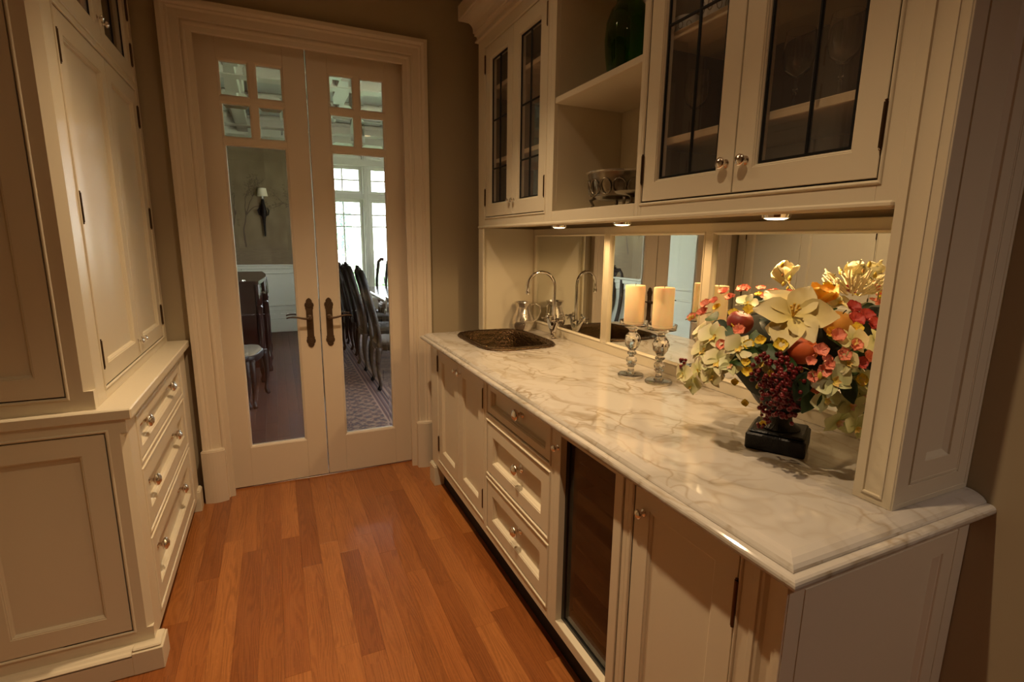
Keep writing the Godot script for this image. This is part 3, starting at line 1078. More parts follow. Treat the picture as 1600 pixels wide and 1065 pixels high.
# ---------------------------------------------------------------- what stands on the counter and the shelves
func counter_things() -> void:
	var r := thing("pitcher", "round-bellied silver pitcher in the corner behind the sink", "pitcher", Vector3(1.340, 0.914, -2.772))
	var g := Geo.new()
	var pr := [Vector2(0, 0), Vector2(0.046, 0), Vector2(0.05, 0.004), Vector2(0.052, 0.012), Vector2(0.062, 0.03), Vector2(0.068, 0.05), Vector2(0.067, 0.07), Vector2(0.06, 0.092), Vector2(0.049, 0.115), Vector2(0.043, 0.135), Vector2(0.043, 0.148), Vector2(0.048, 0.162), Vector2(0.056, 0.172), Vector2(0.0545, 0.173), Vector2(0.046, 0.163), Vector2(0.040, 0.148), Vector2(0.04, 0.135), Vector2(0.05, 0.1), Vector2(0.0, 0.02)]
	g.lathe(pr, Vector3.ZERO, 32, Vector3.UP, 0.3)
	part(r, "body", g, M.silver)
	g = Geo.new()
	g.tube([Vector3(0.04, 0.155, 0.025), Vector3(0.062, 0.165, 0.04), Vector3(0.083, 0.15, 0.052), Vector3(0.088, 0.115, 0.055), Vector3(0.075, 0.08, 0.047), Vector3(0.052, 0.055, 0.034)], [0.004, 0.005, 0.0055, 0.005, 0.0045, 0.004], 10)
	part(r, "handle", g, M.silver)
	g = Geo.new()
	for k in 26:
		var a := k * 2.4
		var q := sqrt(k / 26.0) * 0.026
		var nrm := Vector3(-0.35, 0.12, 1).normalized()
		var sx := nrm.cross(Vector3.UP).normalized()
		var sy := sx.cross(nrm)
		var off := sx * cos(a) * q + sy * sin(a) * q * 1.25
		var ht := 0.075 + off.y
		var rad := 0.064 if ht < 0.08 else lerpf(0.064, 0.05, (ht - 0.08) / 0.035)
		var dirv := Vector3(nrm.x * rad + off.x, 0, nrm.z * rad + off.z)
		g.lathe([Vector2(0.0045, -0.002), Vector2(0.003, 0.003), Vector2(0, 0.004)], dirv.normalized() * rad + Vector3(0, ht, 0), 7, dirv.normalized())
	part(r, "embossed_crest", g, M.silver)
	r = null
	# candle holders
	var ch := [[Vector3(1.272, 0.914, -1.628), "clear crystal candle holder further from the flowers", "cream pillar candle on the crystal holder further from the flowers"], [Vector3(1.312, 0.914, -1.508), "clear crystal candle holder next to the flowers", "cream pillar candle on the crystal holder next to the flowers"]]
	var holder: Node3D = null
	for c in ch:
		var h: Node3D
		if holder == null:
			h = thing("candle_holder", c[1], "candle holder", c[0], Basis.IDENTITY, "crystal candle holders")
			holder = h
			var parts := {
				"foot": [Vector2(0, 0), Vector2(0.050, 0), Vector2(0.0515, 0.002), Vector2(0.0515, 0.009), Vector2(0.049, 0.012), Vector2(0.024, 0.013), Vector2(0.0, 0.013)],
				"stem": [Vector2(0, 0.0132), Vector2(0.02, 0.0132), Vector2(0.0135, 0.022), Vector2(0.0115, 0.034), Vector2(0.014, 0.046), Vector2(0.019, 0.05), Vector2(0.0, 0.0502)],
				"plate": [Vector2(0, 0.1862), Vector2(0.014, 0.1862), Vector2(0.02, 0.195), Vector2(0.035, 0.203), Vector2(0.053, 0.208), Vector2(0.0555, 0.228), Vector2(0.0525, 0.228), Vector2(0.050, 0.2145), Vector2(0.0, 0.2135)],
			}
			for nm in parts:
				g = Geo.new()
				g.lathe(parts[nm], Vector3.ZERO, 32)
				part(h, nm, g, M.crystal)
			for b in [[0.0505, 0.0855, 0.0225, 10], [0.0858, 0.108, 0.019, 10], [0.1083, 0.186, 0.0325, 12]]:
				g = Geo.new()
				faceted(g, b[0], b[1], b[2], b[3])
				part(h, "cut_glass_ball", g, M.crystal)
		else:
			h = holder.duplicate()
			h.name = numbered("candle_holder")
			add_child(h, true)
			h.position = c[0]
			tag(h, c[1])
		var cd := thing("candle", c[2], "candle", c[0] + Vector3(0, 0.2146, 0), Basis.IDENTITY, "cream pillar candles")
		g = Geo.new()
		g.lathe([Vector2(0, 0), Vector2(0.0365, 0), Vector2(0.0385, 0.002), Vector2(0.0385, 0.149), Vector2(0.0365, 0.152), Vector2(0.03, 0.1515), Vector2(0.006, 0.149), Vector2(0, 0.149)], Vector3.ZERO, 36)
		part(cd, "wax", g, M.candle)
		g = Geo.new()
		g.tube([Vector3(0, 0.148, 0), Vector3(0.0005, 0.155, 0), Vector3(0.002, 0.159, 0)], 0.0011, 6)
		part(cd, "wick", g, M.dark)
	# shelves: green vase, silver basket, cups, goblets
	g = Geo.new()
	g.lathe([Vector2(0, 0), Vector2(0.055, 0), Vector2(0.062, 0.004), Vector2(0.075, 0.05), Vector2(0.085, 0.11), Vector2(0.09, 0.17), Vector2(0.086, 0.23), Vector2(0.07, 0.275), Vector2(0.052, 0.295), Vector2(0.048, 0.31), Vector2(0.052, 0.33), Vector2(0.056, 0.34), Vector2(0.052, 0.341), Vector2(0.044, 0.31), Vector2(0.048, 0.292), Vector2(0.066, 0.27), Vector2(0.082, 0.23), Vector2(0.086, 0.17), Vector2(0.081, 0.11), Vector2(0.071, 0.05), Vector2(0.056, 0.008), Vector2(0, 0.008)], Vector3.ZERO, 40, Vector3.UP, 0.5)
	solo("vase", g, M.green, "green glass vase standing on the shelf of the open wall cabinet", "vase", Vector3(1.285, 2.0311, -1.775))
	r = thing("silver_basket", "footed silver basket with pierced sides in the bottom of the open wall cabinet", "basket", Vector3(1.285, 1.5723, -1.775))
	r.scale = Vector3(1.45, 1.3, 1.45)
	g = Geo.new()
	g.lathe([Vector2(0, 0.03), Vector2(0.06, 0.03), Vector2(0.078, 0.038), Vector2(0.088, 0.085), Vector2(0.092, 0.105), Vector2(0.094, 0.108), Vector2(0.09, 0.109), Vector2(0.084, 0.085), Vector2(0.07, 0.043), Vector2(0, 0.036)], Vector3.ZERO, 40)
	part(r, "bowl", g, M.oldsilver)
	g = Geo.new()
	for k in 14:
		var a := TAU * k / 14
		var o := Vector3(cos(a), 0, sin(a))
		var s2 := Vector3(-sin(a), 0, cos(a))
		var row := []
		for q in 13:
			var b := TAU * q / 12.0
			row.append(o * (0.084 + 0.006 * (0.5 + 0.5 * sin(b))) + Vector3(0, 0.064 + sin(b) * 0.022, 0) + s2 * cos(b) * 0.017)
		g.tube(row, 0.0022, 6, false)
	part(r, "filigree", g, M.oldsilver)
	g = Geo.new()
	g.lathe([Vector2(0.087, 0.103), Vector2(0.097, 0.106), Vector2(0.097, 0.11), Vector2(0.087, 0.112)], Vector3.ZERO, 40)
	part(r, "rim", g, M.silver)
	for k in 4:
		var a := TAU * k / 4 + 0.5
		g = Geo.new()
		var o := Vector3(cos(a), 0, sin(a))
		g.tube([o * 0.066 + Vector3(0, 0.038, 0), o * 0.082 + Vector3(0, 0.028, 0), o * 0.074 + Vector3(0, 0.012, 0), o * 0.084 + Vector3(0, 0.004, 0), o * 0.092 + Vector3(0, 0.004, 0)], [0.005, 0.005, 0.004, 0.004, 0.003], 8)
		part(r, "foot", g, M.oldsilver)
	g = Geo.new()
	g.lathe([Vector2(0, 0), Vector2(0.036, 0), Vector2(0.036, 0.004), Vector2(0.012, 0.012), Vector2(0.01, 0.03), Vector2(0.016, 0.036), Vector2(0.058, 0.042), Vector2(0.066, 0.05), Vector2(0.064, 0.051), Vector2(0.0, 0.044)], Vector3.ZERO, 28)
	solo("silver_compote", g, M.oldsilver, "small dark silver footed dish in front of the silver basket", "dish", Vector3(1.180, 1.5723, -1.555))
	for c in [[Vector3(1.20, 2.0642, -1.362), "white decorated cup on the upper shelf behind the leaded glass, left of the taller one"], [Vector3(1.20, 2.0642, -1.245), "taller white decorated cup on the upper shelf behind the leaded glass"]]:
		var tall := 1.0 if c[0].z < -1.3 else 1.5
		r = thing("cup", c[1], "cup", c[0])
		g = Geo.new()
		g.lathe([Vector2(0, 0), Vector2(0.024, 0), Vector2(0.032, 0.006 * tall), Vector2(0.036, 0.03 * tall), Vector2(0.038, 0.055 * tall), Vector2(0.036, 0.055 * tall), Vector2(0.033, 0.03 * tall), Vector2(0.02, 0.006), Vector2(0, 0.006)], Vector3.ZERO, 26)
		part(r, "bowl", g, M.porcelain)
		g = Geo.new()
		for k in 9:
			var a := TAU * k / 9
			var row := []
			for q in 9:
				var b := TAU * q / 8.0
				row.append(Vector3(cos(a + cos(b) * 0.2), 0, sin(a + cos(b) * 0.2)) * 0.0362 + Vector3(0, (0.028 + sin(b) * 0.01) * tall, 0))
			g.tube(row, 0.0012, 5, false)
		part(r, "scroll_band", g, M.oldsilver)
	var gob: Node3D = null
	for c in [[Vector3(1.22, 1.7642, -0.972), "stem glass on the lower shelf behind the left half of the nearest glass door"], [Vector3(1.22, 1.7642, -0.855), "stem glass on the lower shelf behind the right half of the nearest glass door"], [Vector3(1.22, 1.7642, -1.32), "stem glass on the lower shelf behind the second glass door"], [Vector3(1.21, 1.8842, -2.2), "small stem glass on the middle shelf above the sink"], [Vector3(1.19, 1.5673, -2.17), "small stem glass on the bottom of the cabinet above the sink"]]:
		var o: Node3D
		if gob == null:
			o = thing("stem_glass", c[1], "glass", c[0], Basis.IDENTITY, "stem glasses in the wall cabinets")
			gob = o
			g = Geo.new()
			g.lathe([Vector2(0, 0), Vector2(0.034, 0), Vector2(0.034, 0.0025), Vector2(0.008, 0.007), Vector2(0.0045, 0.014), Vector2(0.004, 0.05), Vector2(0.0075, 0.058), Vector2(0.004, 0.066), Vector2(0.004, 0.088), Vector2(0, 0.089)], Vector3.ZERO, 24)
			part(o, "stem", g, M.crystal)
			g = Geo.new()
			g.lathe([Vector2(0, 0.088), Vector2(0.012, 0.09), Vector2(0.028, 0.105), Vector2(0.036, 0.13), Vector2(0.036, 0.16), Vector2(0.033, 0.195), Vector2(0.0318, 0.195), Vector2(0.0348, 0.16), Vector2(0.0348, 0.131), Vector2(0.027, 0.108), Vector2(0, 0.0925)], Vector3.ZERO, 28)
			part(o, "bowl", g, M.crystal)
		else:
			o = gob.duplicate()
			o.name = numbered("stem_glass")
			add_child(o, true)
			tag(o, c[1])
			o.position = c[0]
			if c[0].z < -2:
				o.scale = Vector3(0.8, 0.62, 0.8)

func faceted(g: Geo, y0: float, y1: float, rad: float, k: int) -> void:
	# a cut-glass ball with diamond facets
	var rings := []
	var nr := 6
	for i in nr + 1:
		var f := float(i) / nr
		var y := lerpf(y0, y1, 0.5 - 0.5 * cos(PI * f))
		var r := maxf(rad * sin(PI * clampf(f, 0.14, 0.86)), 0.008)
		var row := []
		for j in k:
			var a := TAU * (j + 0.5 * (i % 2)) / k
			row.append(Vector3(cos(a) * r, y, sin(a) * r))
		rings.append(row)
	for i in nr:
		for j in k:
			var j1 := (j + 1) % k
			var A: Array = rings[i]
			var B: Array = rings[i + 1]
			if i % 2 == 0:
				g.tri(A[j], B[j], A[j1])
				g.tri(B[j], B[j1], A[j1])
			else:
				g.tri(A[j], B[j], B[j1])
				g.tri(A[j], B[j1], A[j1])
	for j in k:
		g.tri(Vector3(0, y0, 0), rings[0][j], rings[0][(j + 1) % k])
		g.tri(Vector3(0, y1, 0), rings[nr][(j + 1) % k], rings[nr][j])

# ---------------------------------------------------------------- the cabinets on the other side
func corner_post(r: Node, w: float, v0: float, v1: float, c0: float, c1: float) -> void:
	# square post at the near corner, chamfered between c0 and c1; plan in (u, w), u = 0 is the near side
	var g := Geo.new()
	var sq := [Vector2(0, -w), Vector2(w, -w), Vector2(w, 0), Vector2(0, 0)]
	var ch := [Vector2(0, -w), Vector2(w, -w), Vector2(w, 0), Vector2(w * 0.72, 0), Vector2(0, -w * 0.72)]
	for s in [[sq, v0, c0], [ch, c0, c1], [sq, c1, v1]]:
		g.prism(s[0], s[1], s[2])
	part(r, "corner_post", g, M.cream)

func left_cabinets() -> void:
	var r := thing("drawer_chest", "cream base cabinet with three wide two-knob drawers and a panelled end, opposite the marble counter", "cabinet", Vector3(-0.465, 0, -1.90), FACE_L)
	var L := 1.155
	var ops := []
	for v in [[0.125, 0.395], [0.43, 0.655], [0.69, 0.845]]:
		ops.append([0.12, v[0], 0.985, v[1]])
	face_frame(r, 0.026, 0.075, L, 0.879, ops)
	carcass(r, 0.022, 0.075, L, 0.879, 0.485, M.cream)
	corner_post(r, 0.026, 0.09, 0.879, 0.14, 0.835)
	var kv := [0.295, 0.558, 0.788]
	for k in 3:
		var o: Array = ops[k]
		var lf := leaf(r, "drawer", o[0] + 0.003, o[1] + 0.003, o[2] - 0.003, o[3] - 0.003, 0.056 if k < 2 else 0.036, false, 0.022)
		for u in [0.262, 0.748]:
			knob(lf, u, kv[k], -0.022, 1.5)
	part(r, "kickboard", boxg(Vector3(0.06, 0, -0.06), Vector3(L, 0.08, -0.045), 0), M.dark)
	foot(r, L - 0.065, L + 0.01, 0.12)
	var g := Geo.new()
	g.box(Vector3(-0.0415, 0, -0.06), Vector3(0.05, 0.082, 0.028), 0.002)
	g.box(Vector3(-0.035, 0.082, -0.06), Vector3(0.046, 0.092, 0.022), 0.004)
	part(r, "foot", g, M.cream)
	# panelled end towards the camera
	var side := part(r, "side_frame", end_frame(0.485 - 0.026, 0.075, 0.879, [0.055, 0.14, 0.429, 0.841], 0.022), M.cream, Vector3(0, 0, -0.485), Basis(Vector3(0, 0, 1), Vector3(0, 1, 0), Vector3(-1, 0, 0)))
	bead(side, 0.055, 0.14, 0.429, 0.841)
	leaf(side, "side_door", 0.058, 0.143, 0.426, 0.838, 0.062)
	part(r, "skirting", skirt(0.52), M.cream, Vector3(0, 0, -0.485), Basis(Vector3(0, 0, 1), Vector3(0, 1, 0), Vector3(-1, 0, 0)))
	# its top
	solo("cabinet_top", boxg(Vector3(-0.52, 0, -1.226), Vector3(0, 0.035, 0), 0.004), M.cream, "cream painted wooden top on the drawer cabinet, under the tall cupboard", "countertop", Vector3(-0.446, 0.879, -1.892))
	# tall cupboard
	r = thing("tall_cupboard", "tall cream cupboard with two long panelled doors and small glass doors above", "cupboard", Vector3(-0.54, 0.914, -1.92), FACE_L)
	L = 1.19
	face_frame(r, 0.034, 0, L, 1.93, [[0.12, 0.041, 1.115, 1.19], [0.12, 1.226, 1.115, 1.86]])
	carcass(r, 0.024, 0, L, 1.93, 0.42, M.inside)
	corner_post(r, 0.034, 0, 1.93, 0.06, 1.93 - 0.001)
	for d in [[0.123, 0.636, 1], [0.640, 1.112, -1]]:
		var lf := leaf(r, "door", d[0], 0.044, d[1], 1.187, 0.064)
		var hu: float = d[0] - 0.002 if d[2] == 1 else d[1] + 0.002
		for v in [0.15, 0.615, 1.075]:
			hinge(lf, hu, v, 0.004, 0.09)
		knob(lf, 0.606 if d[2] == 1 else 0.668, 0.108, 0, 0.8)
		lf = leaf(r, "door", d[0], 1.229, d[1], 1.857, 0.062, true)
		cames(lf, d[0] + 0.072, 1.301, d[1] - 0.072, 1.785, [(d[0] + d[1]) / 2], [1.6], -0.012)
		for v in [1.34, 1.53]:
			hinge(lf, hu, v, 0.004, 0.09)
		knob(lf, 0.606 if d[2] == 1 else 0.672, 1.318, 0, 0.8)
	side = part(r, "side_frame", end_frame(0.42 - 0.034, 0, 1.93, [0.02, 0.046, 0.352, 1.86], 0.022), M.cream, Vector3(0, 0, -0.42), Basis(Vector3(0, 0, 1), Vector3(0, 1, 0), Vector3(-1, 0, 0)))
	bead(side, 0.02, 0.046, 0.352, 1.86)
	leaf(side, "side_door", 0.023, 0.049, 0.349, 1.857, 0.062)

# a frame round one opening, in its own u-v plane
func end_frame(w: float, v0: float, v1: float, o: Array, t: float) -> Geo:
	var g := Geo.new()
	g.box(Vector3(0, v0, -t), Vector3(o[0], v1, 0))
	g.box(Vector3(o[2], v0, -t), Vector3(w, v1, 0))
	g.box(Vector3(o[0], v0, -t), Vector3(o[2], o[1], 0))
	g.box(Vector3(o[0], o[3], -t), Vector3(o[2], v1, 0))
	return g

func skirt(w: float) -> Geo:
	var g := Geo.new()
	g.box(Vector3(0, 0, 0), Vector3(w - 0.035, 0.075, 0.04), 0.002)
	var prof := [Vector2(0, 0.092), Vector2(0.012, 0.092), Vector2(0.02, 0.088), Vector2(0.026, 0.083), Vector2(0.034, 0.081), Vector2(0.04, 0.076), Vector2(0.04, 0.07)]
	g.run([Vector2(w - 0.035, 0), Vector2(0, 0)], prof)
	return g

# ---------------------------------------------------------------- the room
const ZB := -3.13     # back wall with the glazed doors
func room() -> void:
	var r := structure("floor", "reddish brown oak strip floor")
	part(r, "subfloor", boxg(Vector3(-1.1, -0.2, -3.25), Vector3(1.5, -0.018, 1.5), 0), M.dark)
	var x := -0.98
	var k := 0
	while x < 1.44:
		var z := -3.25 - rng.randf() * 0.7
		while z < 1.4:
			var ln := rng.randf_range(0.55, 1.5)
			var z1 := minf(z + ln, 1.4)
			var za := maxf(z, -3.25)
			if z1 - za > 0.02:
				var g := Geo.new()
				g.uv_turn = true
				g.uvo = Vector2(rng.randf() * 3.0, rng.randf() * 5.0)
				var y := rng.randf_range(-0.0004, 0.0)
				g.box(Vector3(x + 0.0001, -0.018, za + 0.0001), Vector3(minf(x + 0.0829, 1.455), y, z1 - 0.0001), 0.0005)
				part(r, "plank", g, M.planks[rng.randi() % 5])
			z = z1
			k += 1
		x += 0.083
	part(r, "boards", boxg(Vector3(-3.0, -0.018, 1.4), Vector3(4.4, -0.001, 4.6), 0), M.planks[0])
	part(r, "boards", boxg(Vector3(-3.0, -0.018, -0.15), Vector3(-0.98, -0.001, 1.4), 0), M.planks[0])
	part(r, "boards", boxg(Vector3(1.456, -0.018, -0.15), Vector3(4.4, -0.001, 1.4), 0), M.planks[0])
	part(r, "subfloor", boxg(Vector3(-3.1, -0.2, -0.2), Vector3(4.5, -0.019, 4.7), 0), M.dark)
	var wl := structure("wall_left", "khaki painted wall behind the tall cupboard")
	part(wl, "plaster", boxg(Vector3(-1.1, 0, -3.25), Vector3(-0.97, 2.85, -0.15), 0), M.wall)
	part(wl, "plaster", boxg(Vector3(-3.1, 0, -0.3), Vector3(-1.1, 2.85, -0.15), 0), M.wall)
	part(wl, "plaster", boxg(Vector3(-3.1, 0, -0.15), Vector3(-3.0, 2.85, 4.7), 0), M.wall)
	var wr := structure("wall_right", "khaki painted wall beside the near end of the counter")
	part(wr, "plaster", boxg(Vector3(XW, 0, -3.25), Vector3(XW + 0.12, 2.85, -0.5515), 0), M.wall)
	part(wr, "plaster", boxg(Vector3(XE, 0, -0.5515), Vector3(XW + 0.12, 2.85, -0.15), 0.003), M.wall)
	part(wr, "plaster", boxg(Vector3(XW + 0.12, 0, -0.3), Vector3(4.5, 2.85, -0.15), 0), M.wall)
	part(wr, "plaster", boxg(Vector3(4.4, 0, -0.15), Vector3(4.5, 2.85, 4.7), 0), M.wall)
	var wf := structure("wall_front", "khaki painted kitchen wall behind the camera")
	part(wf, "plaster", boxg(Vector3(-3.1, 0, 4.6), Vector3(4.5, 2.85, 4.7), 0), M.wall)
	var ce := structure("ceiling", "off-white ceiling of the butler's pantry and kitchen")
	part(ce, "plaster", boxg(Vector3(-1.1, 2.85, -3.25), Vector3(1.5, 2.97, -0.15), 0), M.ceiling)
	part(ce, "plaster", boxg(Vector3(-3.1, 2.85, -0.15), Vector3(4.5, 2.97, 4.7), 0), M.ceiling)
	var wb := structure("wall_back", "khaki painted wall round the pair of glazed doors")
	var g := Geo.new()
	g.box(Vector3(-1.1, 0, -3.25), Vector3(-0.335, 3.12, ZB))
	g.box(Vector3(0.765, 0, -3.25), Vector3(1.5, 3.12, ZB))
	g.box(Vector3(-0.335, 2.475, -3.25), Vector3(0.765, 3.12, ZB))
	part(wb, "plaster", g, M.wall)
	# casing
	var tr := structure("trim_1", "broad moulded cream casing round the pair of glazed doors")
	g = Geo.new()
	g.ring(-0.435, 0.0, 0.86, 2.555, [Vector2(0, 0), Vector2(0, 0.042), Vector2(0.002, 0.045), Vector2(0.02, 0.045), Vector2(0.026, 0.042), Vector2(0.03, 0.036), Vector2(0.034, 0.034), Vector2(0.04, 0.035), Vector2(0.046, 0.03), Vector2(0.05, 0.028), Vector2(0.083, 0.027), Vector2(0.086, 0.022), Vector2(0.09, 0.021), Vector2(0.096, 0.026), Vector2(0.103, 0.027), Vector2(0.110, 0.024), Vector2(0.113, 0.019), Vector2(0.135, 0.018), Vector2(0.138, 0.015), Vector2(0.138, 0.0)], false, true)
	part(tr, "casing", g, M.trim, Vector3(0, 0, ZB))
	g = Geo.new()
	g.box(Vector3(-0.335, 0, -3.25), Vector3(-0.309, 2.475, ZB))
	g.box(Vector3(0.739, 0, -3.25), Vector3(0.765, 2.475, ZB))
	g.box(Vector3(-0.309, 2.449, -3.25), Vector3(0.739, 2.475, ZB))
	part(tr, "jamb", g, M.trim)
	for s in [[-0.442, -0.328], [0.752, 0.866]]:
		g = Geo.new()
		var plan := []
		var top := []
		for q in 9:
			var f := q / 8.0
			plan.append(Vector2(lerpf(s[0], s[1], f), 0.056 + 0.014 * sin(PI * f)))
			top.append(Vector2(lerpf(s[0] + 0.004, s[1] - 0.004, f), 0.05 + 0.013 * sin(PI * f)))
		plan.append_array([Vector2(s[1], 0), Vector2(s[0], 0)])
		top.append_array([Vector2(s[1] - 0.004, 0), Vector2(s[0] + 0.004, 0)])
		plan.reverse()
		top.reverse()
		g.prism(plan, 0, 0.296)
		g.prism(top, 0.296, 0.302)
		part(tr, "plinth_block", g, M.trim, Vector3(0, 0, ZB))
	part(tr, "threshold", boxg(Vector3(-0.309, -0.0178, -3.33), Vector3(0.739, 0.004, -3.19), 0.001), M.planks[1])
	door("door_1", "far left leaf of the pair of glazed doors, showing the sideboard beyond", -0.306, 0.2112, [-0.197, -0.074, -0.027, 0.088], 0.158, -1.0)
	door("door_2", "right leaf of the pair of glazed doors, showing the chairs beyond", 0.2173, 0.7365, [0.335, 0.453, 0.5, 0.621], 0.266, 1.0)
	# recessed ceiling lights
	for p in CANS:
		var o := thing("downlight", ["round recessed ceiling light nearest the glazed doors", "round recessed ceiling light over the near end of the floor", "round recessed ceiling light in the kitchen behind the camera"][CANS.find(p)], "light", Vector3(p.x, 2.85, p.y), Basis.IDENTITY, "recessed ceiling lights")
		g = Geo.new()
		g.lathe([Vector2(0.055, -0.0005), Vector2(0.057, -0.006), Vector2(0.085, -0.004), Vector2(0.087, 0.0)], Vector3.ZERO, 32)
		part(o, "trim_ring", g, M.white)
		g = Geo.new()
		g.lathe([Vector2(0, -0.004), Vector2(0.055, -0.003)], Vector3.ZERO, 32)
		part(o, "lens", g, M.lampglow)
		var s := SpotLight3D.new()
		s.name = "beam"
		s.position = Vector3(0, -0.02, 0)
		s.rotation = Vector3(-PI / 2, 0, 0)
		s.light_color = Color(1.0, 0.865, 0.69) if p.y < 0 else Color(1.0, 0.91, 0.84)
		s.light_energy = (CAN if p.y < -1.0 else CAN * 0.68) if p.y < 0 else 1.8
		s.light_size = 0.018
		s.spot_angle = (48.0 if p.y < -1.0 else 45.0) if p.y < 0 else 70.0
		s.spot_angle_attenuation = 1.0
		s.spot_range = 8
		s.spot_attenuation = 2
		s.shadow_enabled = true
		o.add_child(s)
		if p.y < 0.0:
			var w: SpotLight3D = s.duplicate()
			w.name = "spill"
			w.spot_angle = 78
			w.light_energy = 0.3
			o.add_child(w)

# glass with a bevelled border, solid
func bevel_pane(parent: Node, u0: float, v0: float, u1: float, v1: float, w: float, b := 0.022, rise := 0.003) -> void:
	var g := Geo.new()
	g.ring(u0, v0, u1, v1, [Vector2(0, w - 0.003), Vector2(0, w - 0.001), Vector2(b, w - 0.001 + rise), Vector2(b + 0.0005, w - 0.001 + rise)], false)
	b += 0.0005
	var ww := w - 0.001 + rise
	g.quad(Vector3(u0 + b, v0 + b, ww), Vector3(u1 - b, v0 + b, ww), Vector3(u1 - b, v1 - b, ww), Vector3(u0 + b, v1 - b, ww))
	g.quad(Vector3(u0, v0, w - 0.003), Vector3(u0, v1, w - 0.003), Vector3(u1, v1, w - 0.003), Vector3(u1, v0, w - 0.003))
	part(parent, "bevelled_pane", g, M.crystal)

func door(called: String, label: String, x0: float, x1: float, us: Array, hx: float, side: float) -> void:
	var r := structure(called, label, Vector3(0, 0, -3.19))
	var T := -0.042
	var y0 := 0.009
	var y1 := 2.446
	var vs := [[0.256, 1.919], [1.966, 2.123], [2.169, 2.327]]
	var m := 0.011
	var A: float = us[0] - m
	var B: float = us[3] + m
	part(r, "stile", boxg(Vector3(x0, y0, T), Vector3(A, y1, 0), 0.002), M.trim)
	part(r, "stile", boxg(Vector3(B, y0, T), Vector3(x1, y1, 0), 0.002), M.trim)
	part(r, "rail", boxg(Vector3(A, y0, T), Vector3(B, vs[0][0] - m, 0), 0.0005), M.trim)
	part(r, "rail", boxg(Vector3(A, vs[0][1] + m, T), Vector3(B, vs[1][0] - m, 0), 0.0005), M.trim)
	part(r, "rail", boxg(Vector3(A, vs[2][1] + m, T), Vector3(B, y1, 0), 0.0005), M.trim)
	part(r, "muntin", boxg(Vector3(A, vs[1][1] + m, T), Vector3(B, vs[2][0] - m, 0), 0.0005), M.trim)
	part(r, "muntin", boxg(Vector3(us[1] + m, vs[1][0] - m, T), Vector3(us[2] - m, vs[1][1] + m, 0), 0.0005), M.trim)
	part(r, "muntin", boxg(Vector3(us[1] + m, vs[2][0] - m, T), Vector3(us[2] - m, vs[2][1] + m, 0), 0.0005), M.trim)
	var lights := [[us[0], vs[0][0], us[3], vs[0][1]]]
	for k in [1, 2]:
		for q in [0, 2]:
			lights.append([us[q], vs[k][0], us[q + 1], vs[k][1]])
	for l in lights:
		for s in [1.0, -1.0]:
			var g := Geo.new()
			var pr := [Vector2(0, -0.001), Vector2(0.002, -0.0015)]
			for p in arc(Vector2(0.002, -0.0115), 0.009, 80, 10, 4):
				pr.append(p)
			pr.append(Vector2(0.011, -0.012))
			pr.append(Vector2(0.011, -0.019))
			g.ring(l[0] - m, l[1] - m, l[2] + m, l[3] + m, pr, false)
			if s > 0:
				part(r, "glazing_bead", g, M.trim)
			else:
				part(r, "glazing_bead", g, M.trim, Vector3(l[0] + l[2], 0, T), Basis(Vector3(-1, 0, 0), Vector3(0, 1, 0), Vector3(0, 0, -1)))
		bevel_pane(r, l[0] - 0.004, l[1] - 0.004, l[2] + 0.004, l[3] + 0.004, -0.0215, 0.024 if l == lights[0] else 0.02, 0.0012 if l == lights[0] else 0.003)
	# handle set
	for s in [1.0, -1.0]:
		var half := [Vector2(0, -0.146), Vector2(0.010, -0.142), Vector2(0.017, -0.131), Vector2(0.016, -0.124), Vector2(0.0235, -0.116), Vector2(0.0255, -0.104), Vector2(0.021, -0.092), Vector2(0.0225, -0.085), Vector2(0.0185, -0.08), Vector2(0.0185, 0.078), Vector2(0.0225, 0.083), Vector2(0.021, 0.09), Vector2(0.0255, 0.102), Vector2(0.0235, 0.114), Vector2(0.016, 0.122), Vector2(0.017, 0.129), Vector2(0.010, 0.14), Vector2(0, 0.146)]
		var poly := PackedVector2Array()
		for p in half:
			poly.append(p)
		for q in range(half.size() - 2, 0, -1):
			poly.append(Vector2(-half[q].x, half[q].y))
		var g := Geo.new()
		g.extrude(poly, 0, 0.006, 0.0018)
		for v in [-0.106, 0.104]:
			g.lathe([Vector2(0.016, 0.005), Vector2(0.013, 0.009), Vector2(0.006, 0.0085), Vector2(0.005, 0.01), Vector2(0, 0.0105)], Vector3(0, v, 0), 16, Vector3(0, 0, 1))
		g.lathe([Vector2(0.0175, 0.005), Vector2(0.0175, 0.012), Vector2(0.012, 0.016), Vector2(0.0095, 0.03), Vector2(0.011, 0.038), Vector2(0.009, 0.046), Vector2(0, 0.048)], Vector3(0, 0.03, 0), 18, Vector3(0, 0, 1))
		var bs := Basis.IDENTITY if s > 0 else Basis(Vector3(-1, 0, 0), Vector3(0, 1, 0), Vector3(0, 0, -1))
		var pl := part(r, "escutcheon", g, M.bronze, Vector3(hx, 0.962, 0 if s > 0 else T), bs)
		g = Geo.new()
		var pts := []
		var rad := []
		for q in 11:
			var f := q / 10.0
			pts.append(Vector3(side * s * f * 0.125, 0.03 - 0.012 * cos(f * PI * 1.2) + 0.012 - f * 0.014, 0.038 + 0.006 * sin(f * PI)))
			rad.append(lerpf(0.0068, 0.0036, f) if q < 10 else 0.0045)
		g.tube(pts, rad, 10)
		part(pl, "lever", g, M.bronze)

